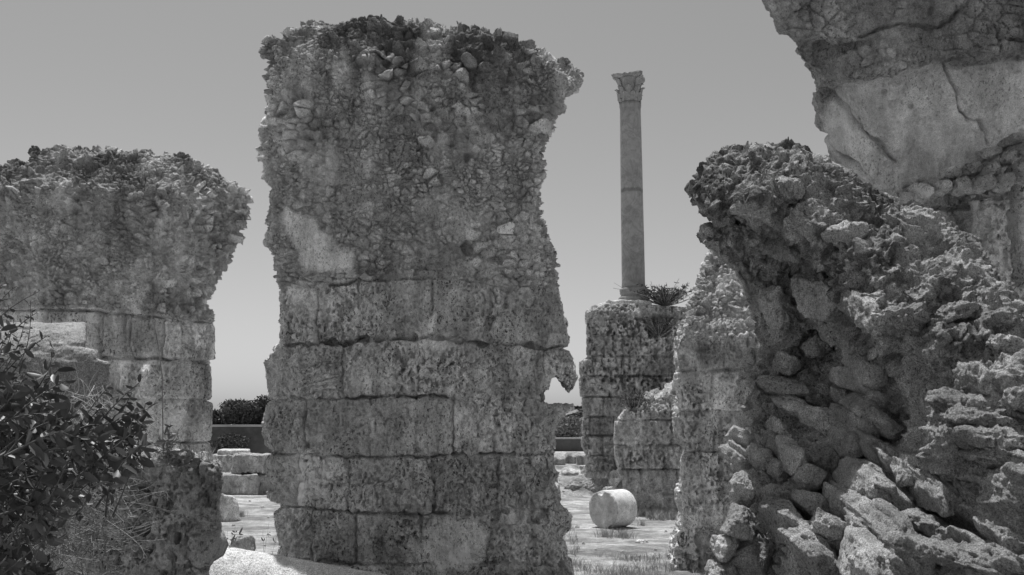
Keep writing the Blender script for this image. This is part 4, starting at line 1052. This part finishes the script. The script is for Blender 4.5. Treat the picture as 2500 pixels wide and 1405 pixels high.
LC, LD, LL, LW = map(np.array, (LC, LD, LL, LW)); yng = rg.random(len(LC)) < .32
V, Fx = leaf_cards(LC[~yng], LD[~yng], LL[~yng], LW[~yng], rg); link_mesh('foliage', V, Fx, M['leaf'], bush)
V, Fx = leaf_cards(LC[yng], LD[yng], LL[yng] * .7, LW[yng] * .6, rg); link_mesh('young_foliage', V, Fx, M['pale'], bush)
trunk = at(-60, 1405, 3.9)
for k in range(14):
    T = tips[[i for i in range(len(tips)) if tips[i][0] < 120][k * 4]]; paths.append(curve_path((trunk[0] + rg.uniform(-.2, .2), 3.9 + rg.uniform(-.2, .2), 0), at(T[0] - 30, T[1] + 40, T[2]), .1, .2, 12, rg)); rad.append((.010, .003))
V, Fx = tubes(paths, rad); link_mesh('branches', V, Fx, M['bark'], bush)
# --- thorny twig shrub below it
rg = np.random.default_rng(31)
paths = []; rad = []
tw = [(90,1150),(180,1120),(260,1180),(330,1210),(320,1290),(330,1350),(260,1410),(60,1420),(60,1250)]
for x, y in inpoly(230, tw, rg):
    d = rg.uniform(3.9, 5.0); Bs = at(x, y, d); v = rg.normal(size=3) * [1, .6, .8]; v[2] = v[2] * .7 + .2; v /= np.linalg.norm(v)
    p = curve_path(Bs, Bs + v * rg.uniform(.12, .3), rg.uniform(-.1, .15), .3, 7, rg); paths.append(p); rad.append((.0022, .0012))
    for k in range(rg.integers(4, 9)):
        i = rg.integers(1, 7); u = rg.normal(size=3); u /= np.linalg.norm(u); paths.append(np.array([p[i], p[i] + (u * .7 + v * .5) * rg.uniform(.02, .06)])); rad.append((.0013, .0006))
for x0, y0, x1, y1 in ((300,1155,372,1190),(290,1210,372,1262),(330,1140,345,1180),(150,1000,250,975),(190,1010,330,1040),(60,950,150,920)):
    paths.append(curve_path(at(x0, y0, 4.6), at(x1, y1, 4.7), .18, .05, 10, rg)); rad.append((.0022, .001))
V, Fx = tubes(paths, rad, 3)
r_ = empty('thorny_shrub', (-1.7, 4.5, 0), label='tangle of thin pale leafless twigs below the dark bush, against the pitted block', cat='shrub')
link_mesh('twigs', V, Fx, M['thorn'], r_)
stp = [curve_path((-1.8 + rg.uniform(-.1, .1), 4.5, 0), at(rg.uniform(100, 300), rg.uniform(1200, 1400), 4.5), .1, .2, 8, rg) for k in range(9)]
V, Fx = tubes(stp, [(.006, .002)] * 9, 4); link_mesh('stems', V, Fx, M['thorn'], r_)
# --- grass, sprig and dry stalk on the pitted block
def grass_obj(name, anchors, hmin, hmax, mat, w=.003, lean=.4, seed=1, **kw):
    rg = np.random.default_rng(seed); V = []; Fx = []
    for i, (x, y, z) in enumerate(anchors):
        h_ = rg.uniform(hmin, hmax); a = rg.uniform(0, 6.28); l = rg.uniform(.1, lean) * h_; s = rg.uniform(0, 6.28); wv = w * rg.uniform(.6, 1.3)
        sx, sy = math.cos(s) * wv, math.sin(s) * wv
        for t, ww in ((0, 1), (.5, .8), (1, .1)):
            q = (x + math.cos(a) * l * t * t, y + math.sin(a) * l * t * t, z + h_ * (t - .15 * t * t))
            V += [(q[0] - sx * ww, q[1] - sy * ww, q[2]), (q[0] + sx * ww, q[1] + sy * ww, q[2])]
        o = i * 6; Fx += [(o, o + 1, o + 3, o + 2), (o + 2, o + 3, o + 5, o + 4)]
    o = link_mesh(name, V, np.array(Fx), mat, None); tag(o, **kw); return o
rg = np.random.default_rng(41)
an = [tuple(at(x, rg.uniform(1108, 1135), d)) for x, d in zip(rg.uniform(200, 520, 420), rg.uniform(6.0, 6.6, 420))]
an = [(x, y, 1.76) for x, y, z in an]
grass_obj('block_grass', an, .05, .13, M['grass'], .002, .9, 2, label='short dry grass growing on top of the pitted block', cat='grass', kind='stuff')
def sprig(name, label, px, py0, py1, d, n, seed, mat, L=.05, spread=.08, cat='weed', z0=None, stem_r=.003, up=.4):
    rg = np.random.default_rng(seed); a = at(px, py0, d); b2 = at(px + rg.uniform(-10, 10), py1, d)
    if z0 is not None: a[2] = z0
    r = empty(name, tuple(a), label=label, cat=cat)
    pths = [curve_path(a, b2, .0, .06, 8, rg)]; C = []; D = []
    H = b2[2] - a[2]
    for k in range(max(3, n // 10)):
        v = np.array([rg.normal() * spread, rg.normal() * spread, H * rg.uniform(.5, .95)]); pths.append(curve_path(a, a + v, 0, .1, 8, rg))
    for k in range(n):
        p = pths[rg.integers(len(pths))]; t = rg.uniform(.25, 1); c = p[int(t * 7)]
        C.append(c); D.append([rg.normal(), rg.normal(), rg.normal() * .5 + up])
    C = np.array(C); D = np.array(D); LLn = rg.uniform(.6, 1.2, n) * L
    V, Fx = leaf_cards(C, D, LLn, LLn * .3, rg); link_mesh('leaves', V, Fx, mat, r)
    V, Fx = tubes(pths, [(stem_r, stem_r * .4)] * len(pths), 4); link_mesh('stem', V, Fx, M['twig'], r)
    return r
sprig('pale_weed', 'pale leafy sprig growing on the pitted block just right of the dark bush', 408, 1115, 1030, 5.9, 60, 51, M['pale'], .055, .05, z0=1.74)
sprig('pale_weed', 'low pale weed with drooping leaves on the right end of the pitted block', 450, 1125, 1092, 5.9, 46, 52, M['pale'], .075, .08, z0=1.74, up=-.3)
rg = np.random.default_rng(55)
r_ = empty('dry_stalk', tuple(at(398, 1110, 6.1)), label='single tall thin dry stalk rising from the pitted block against the left pillar', cat='dry stalk')
sp = [at(398, 1120, 6.1), at(397, 1000, 6.1), at(396, 920, 6.1), at(388, 860, 6.1), at(378, 800, 6.1), at(370, 775, 6.1)]
V, Fx = tubes([sp] + [[sp[k], sp[k] + np.array([rg.uniform(-.02, .02), 0, .03])] for k in (3, 3, 4, 4, 4, 5, 5)], [(.0045, .003)] + [(.003, .004)] * 7, 5); link_mesh('stem', V, Fx, M['twig'], r_)
# --- weeds and small plants in the two gaps
sprig('weed', 'spiky dark weed at the left end of the fallen granite column', 540, 1322, 1268, 12.5, 200, 61, M['pale'], .08, .22, z0=.0)
sprig('weed', 'straggly weed at the left foot of the tallest pillar', 655, 1335, 1275, 11.0, 60, 62, M['pale'], .05, .15, z0=.05)
sprig('ledge_shrub', 'spiky shrub growing on the columned wall right of the column', 1625, 748, 690, 28.6, 1100, 63, M['treeleaf'], .12, .5, cat='shrub', stem_r=.012)
sprig('hanging_shrub', 'dark shrub hanging in the broken hollow of the columned wall', 1608, 825, 768, 27.9, 800, 64, M['treeleaf'], .11, .35, cat='shrub', stem_r=.012, up=0)
sprig('wall_bush', 'dark round bush on the broken wall below the column', 1550, 1015, 950, 22.3, 900, 65, M['treeleaf'], .08, .22, cat='bush', stem_r=.01)
sprig('crown_twig', 'small twig sprouting from the right of the tallest pillar crown', 1305, 150, 120, 10.2, 34, 66, M['treeleaf'], .035, .12, cat='twig', up=.2)
rg = np.random.default_rng(71)
def gpts(n, poly, dfun=None):
    out = []
    for x, y in inpoly(n, poly, rg):
        v = (CY - y) / F; slope = (st + ct * v) / (ct - st * v); d = -EYE / slope
        X = (x - CX) / F * d / (ct - st * v); out.append((X, d, float(ground_h(np.array([X]), np.array([d]))[0]) - .01))
    return out
def tuft(n, poly):
    g = np.array(gpts(n * 3, poly)); k = noise(g, 2.2, 131, 2) + .5 * noise(g, 7, 132) > .12
    return [tuple(q) for q in g[k][:n]]
g = tuft(4200, [(1395,1372),(1480,1356),(1600,1362),(1740,1356),(1745,1400),(1740,1450),(1380,1450)]) + tuft(400, [(1370,1300),(1400,1290),(1420,1340),(1400,1372),(1380,1360)])
grass_obj('dry_grass', g, .03, .2, M['grass'], .003, .9, 4, label='dry grass along the bottom of the right gap', cat='grass', kind='stuff')
def tuftobj(label, x, y, r, n, seed):
    v = (CY - y) / F; d = -EYE / ((st + ct * v) / (ct - st * v)); c = at(x, y, d); rg = np.random.default_rng(seed)
    an = []
    for k in range(n):
        a = rg.uniform(0, 6.28); q = min(abs(rg.normal()), 1.6) * r; X, Y = c[0] + math.cos(a) * q, c[1] + math.sin(a) * q
        an.append((X, Y, float(ground_h(np.array([X]), np.array([Y]))[0]) - .01))
    grass_obj('grass_tuft', an, .08, .24, M['grass'], .004, .8, seed, label=label, cat='grass tuft', group='grass tufts on the open ground')
tuftobj('grass tuft in front of the marble drum, left of its twin', 1478, 1312, .12, 160, 81)
tuftobj('wider grass tuft in front of the marble drum beside the bright stone', 1520, 1314, .14, 200, 82)
tuftobj('small grass tuft at the right foot of the marble drum', 1568, 1284, .06, 60, 83)
tuftobj('grass tuft at the foot of the upright stone', 588, 1262, .12, 120, 84)
g2 = tuft(500, [(1552,1256),(1655,1266),(1655,1276),(1552,1266)]) + [(rg.uniform(2.0, 4.6), rg.uniform(26.9, 28), .5) for _ in range(1200)]
grass_obj('wall_foot_grass', g2, .08, .25, M['grass'], .008, .7, 5, label='grass along the foot of the broken wall and the rubble ledge', cat='grass', kind='stuff')
# --- trees and shrubs beyond the far walls
def crown(name, label, cat, cx, cy, z0, R, H, n, L, seed, trunk_h=1.0, mat='treeleaf', group=None):
    rg = np.random.default_rng(seed); r = empty(name, (cx, cy, z0), label=label, cat=cat, group=group)
    K = 34; cc = rg.normal(size=(K, 3)); cc /= np.linalg.norm(cc, axis=1, keepdims=True); cc *= rg.uniform(.3, .72, (K, 1)); cc[:, 2] -= .12; cr = rg.uniform(.26, .46, K)
    ki = rg.integers(K, size=n); u = rg.normal(size=(n, 3)); u /= np.linalg.norm(u, axis=1, keepdims=True); u *= rg.uniform(.6, 1.08, (n, 1))
    p = cc[ki] + u * cr[ki, None]; p = p * [R, R, H / 2] + [cx, cy, z0 + H * .5]; p = p[p[:, 2] > z0 + .02]
    D = rg.normal(size=(len(p), 3)); LL_ = rg.uniform(.6, 1.3, len(p)) * L
    V, Fx = leaf_cards(p, D, LL_, LL_ * .5, rg); link_mesh('crown', V, Fx, M[mat], r)
    pt = [curve_path((cx, cy, z0 - .1), (cx + rg.uniform(-.5, .5) * R, cy, z0 + H * .8), 0, .1, 6, rg) for _ in range(5)]
    V, Fx = tubes(pt, [(.12, .03)] * 5, 6); link_mesh('trunk', V, Fx, M['bark'], r)
GT = 'trees beyond the far wall'
for (px, ytop, hw, d, sd_, lab) in ((583, 972, 62, 60, 91, 'round dark tree in the middle of the left gap, beyond the far wall'), (660, 960, 46, 61, 92, 'dark tree beyond the far wall, cut by the left edge of the tallest pillar'), (528, 1000, 36, 62, 93, 'small low dark tree beyond the far wall, against the left pillar'), (625, 1000, 34, 63, 94, 'low dark tree between two taller ones beyond the far wall')):
    c = at(px, ytop, d); z0 = zt - .02; crown('far_tree', lab, 'tree', c[0], d, z0, hw * d / F, (c[2] - z0), 6500, .17, sd_, group=GT)
c = at(560, 1062, 53); crown('far_shrub', 'dark shrub climbing the foot of the far wall in the left gap', 'shrub', c[0], 53, .3, 1.1, 1.2, 2200, .14, 95)
c = at(1388, 1008, 52); crown('far_shrub', 'pale bushy shrub above the low far wall in the right gap', 'shrub', c[0], 52, .6, 1.1, 1.9, 3500, .14, 96, mat='pale')
c = at(1355, 1040, 52); crown('far_shrub', 'lower pale shrub above the low far wall, at the edge of the tallest pillar', 'shrub', c[0], 52.5, .6, .9, 1.2, 2000, .14, 97, mat='pale')
# palm
rg = np.random.default_rng(101); pc = at(1440, 1000, 56); r_ = empty('palm_tree', (pc[0], 56, 0), label='palm tree whose fronds show left of the columned wall', cat='palm tree')
V, Fx = tubes([[(pc[0], 56, 0), (pc[0], 56, 1), (pc[0] + .05, 56, 2.4)]], [(.28, .22)], 10); link_mesh('trunk', V, Fx, M['bark'], r_)
for k in range(16):
    a = k * 2 * math.pi / 16 + .1; e = rg.uniform(.0, 1.0); Lf = 2.0
    s_ = np.linspace(0, 1, 12); rr = Lf * s_; P_ = np.stack([pc[0] + rr * math.cos(a) * math.cos(e * .6), 56 + rr * math.sin(a) * math.cos(e * .6), 2.4 + rr * math.sin(e) - .9 * s_ ** 2 * Lf * .5], 1)
    C = np.repeat(P_[2:], 8, 0); tan = np.gradient(P_, axis=0)[2:]; tan = np.repeat(tan / np.linalg.norm(tan, axis=1, keepdims=True), 8, 0)
    sd2 = np.array([-math.sin(a), math.cos(a), 0]); sgn = np.tile([1, -1], len(C) // 2)[:, None]
    D = tan * .7 + sd2 * sgn * .7 + [0, 0, -.15]; V, Fx = leaf_cards(C + tan * rg.uniform(0, .15, (len(C), 1)), D, np.full(len(C), .42), np.full(len(C), .06), rg); link_mesh('frond', V, Fx, M['treeleaf'], r_)

# ================================================================== rounded cobbles under the vault mortar
arch_root = bpy.data.objects['vault_springer']
for i, (x, y, w_, h_, d_) in enumerate([(2192,484,52,30,6.12),(2248,468,40,34,6.1),(2296,462,44,34,6.08),(2345,456,46,38,6.05),(2392,452,48,36,6.02),(2318,428,40,24,6.08),(2366,420,50,26,6.05),(2416,420,44,30,6.0),
        (2446,448,46,38,5.98),(2448,392,52,36,6.0),(2484,372,40,40,5.98),(2490,424,50,44,5.95),(2410,382,44,26,6.05),(2474,346,60,24,6.0)]):
    A = at(x - w_ / 2, y, d_); B = at(x + w_ / 2, y - 2, d_)
    mk_stone(arch_root, A, B, h_ * d_ / F, .22, 700 + i, tone=.95, sub=5, mat='rubble', name='cobble')

# strands of grass lit inside the bush
rg = np.random.default_rng(141); V = []; paths = []
for x, y in inpoly(420, [(60,930),(160,960),(300,980),(350,1040),(345,1120),(280,1170),(120,1200),(60,1100)], rg):
    d = rg.uniform(3.9, 5.3); B_ = at(x, y, d); v = rg.normal(size=3) * [1, .5, .8]; v /= np.linalg.norm(v)
    paths.append(curve_path(B_, B_ + v * rg.uniform(.06, .2), rg.uniform(-.2, .2), .2, 6, rg))
V, Fx = tubes(paths, [(.0022, .0008)] * len(paths), 3)
o = link_mesh('tangled_grass', V, Fx, M['grass'], None); tag(o, label='tangled dry grass strands threading through the dark bush', cat='grass', kind='stuff')

# small chips and pebbles on the open ground
rg = np.random.default_rng(151)
chips = [(1425,1330,8),(1455,1345,6),(1600,1345,9),(1625,1300,7),(1580,1325,6),(1410,1290,9),(1640,1290,6),(1520,1350,8),(570,1285,7),(640,1240,8),(610,1225,6),(655,1265,7),(1500,1300,6),(1560,1362,9)]
cl = ['chip by the right edge of the tallest pillar, low in the gap','pebble at the front edge of the dusty ground near the tallest pillar','pebble near the foot of the rubble topped pier, in front of dry grass','pebble between the marble drum and the rubble topped pier','tiny pebble in front of the bright stone by the drum','chip left of the marble drum','pebble touching the left foot of the rubble topped pier','pebble just above the dry grass in the right gap',
      'pebble between the upright stone and the rounded dark boulder','chip on sunlit ground beside the left edge of the tallest pillar','tiny pebble in the middle of sunlit ground in the left gap','chip lowest on sunlit ground at the left foot of the tallest pillar','tiny pebble right below the marble drum','chip half lost in the dry grass of the right gap']
for i, (x, y, w_) in enumerate(chips):
    v = (CY - y) / F; d = -EYE / ((st + ct * v) / (ct - st * v))
    boulder('pebble', cl[i], 'pebble', x, y - w_ * .7, y, w_, d, 800 + i, tone=1.15, group='pebbles on the open ground', sub=4, sink=.2)
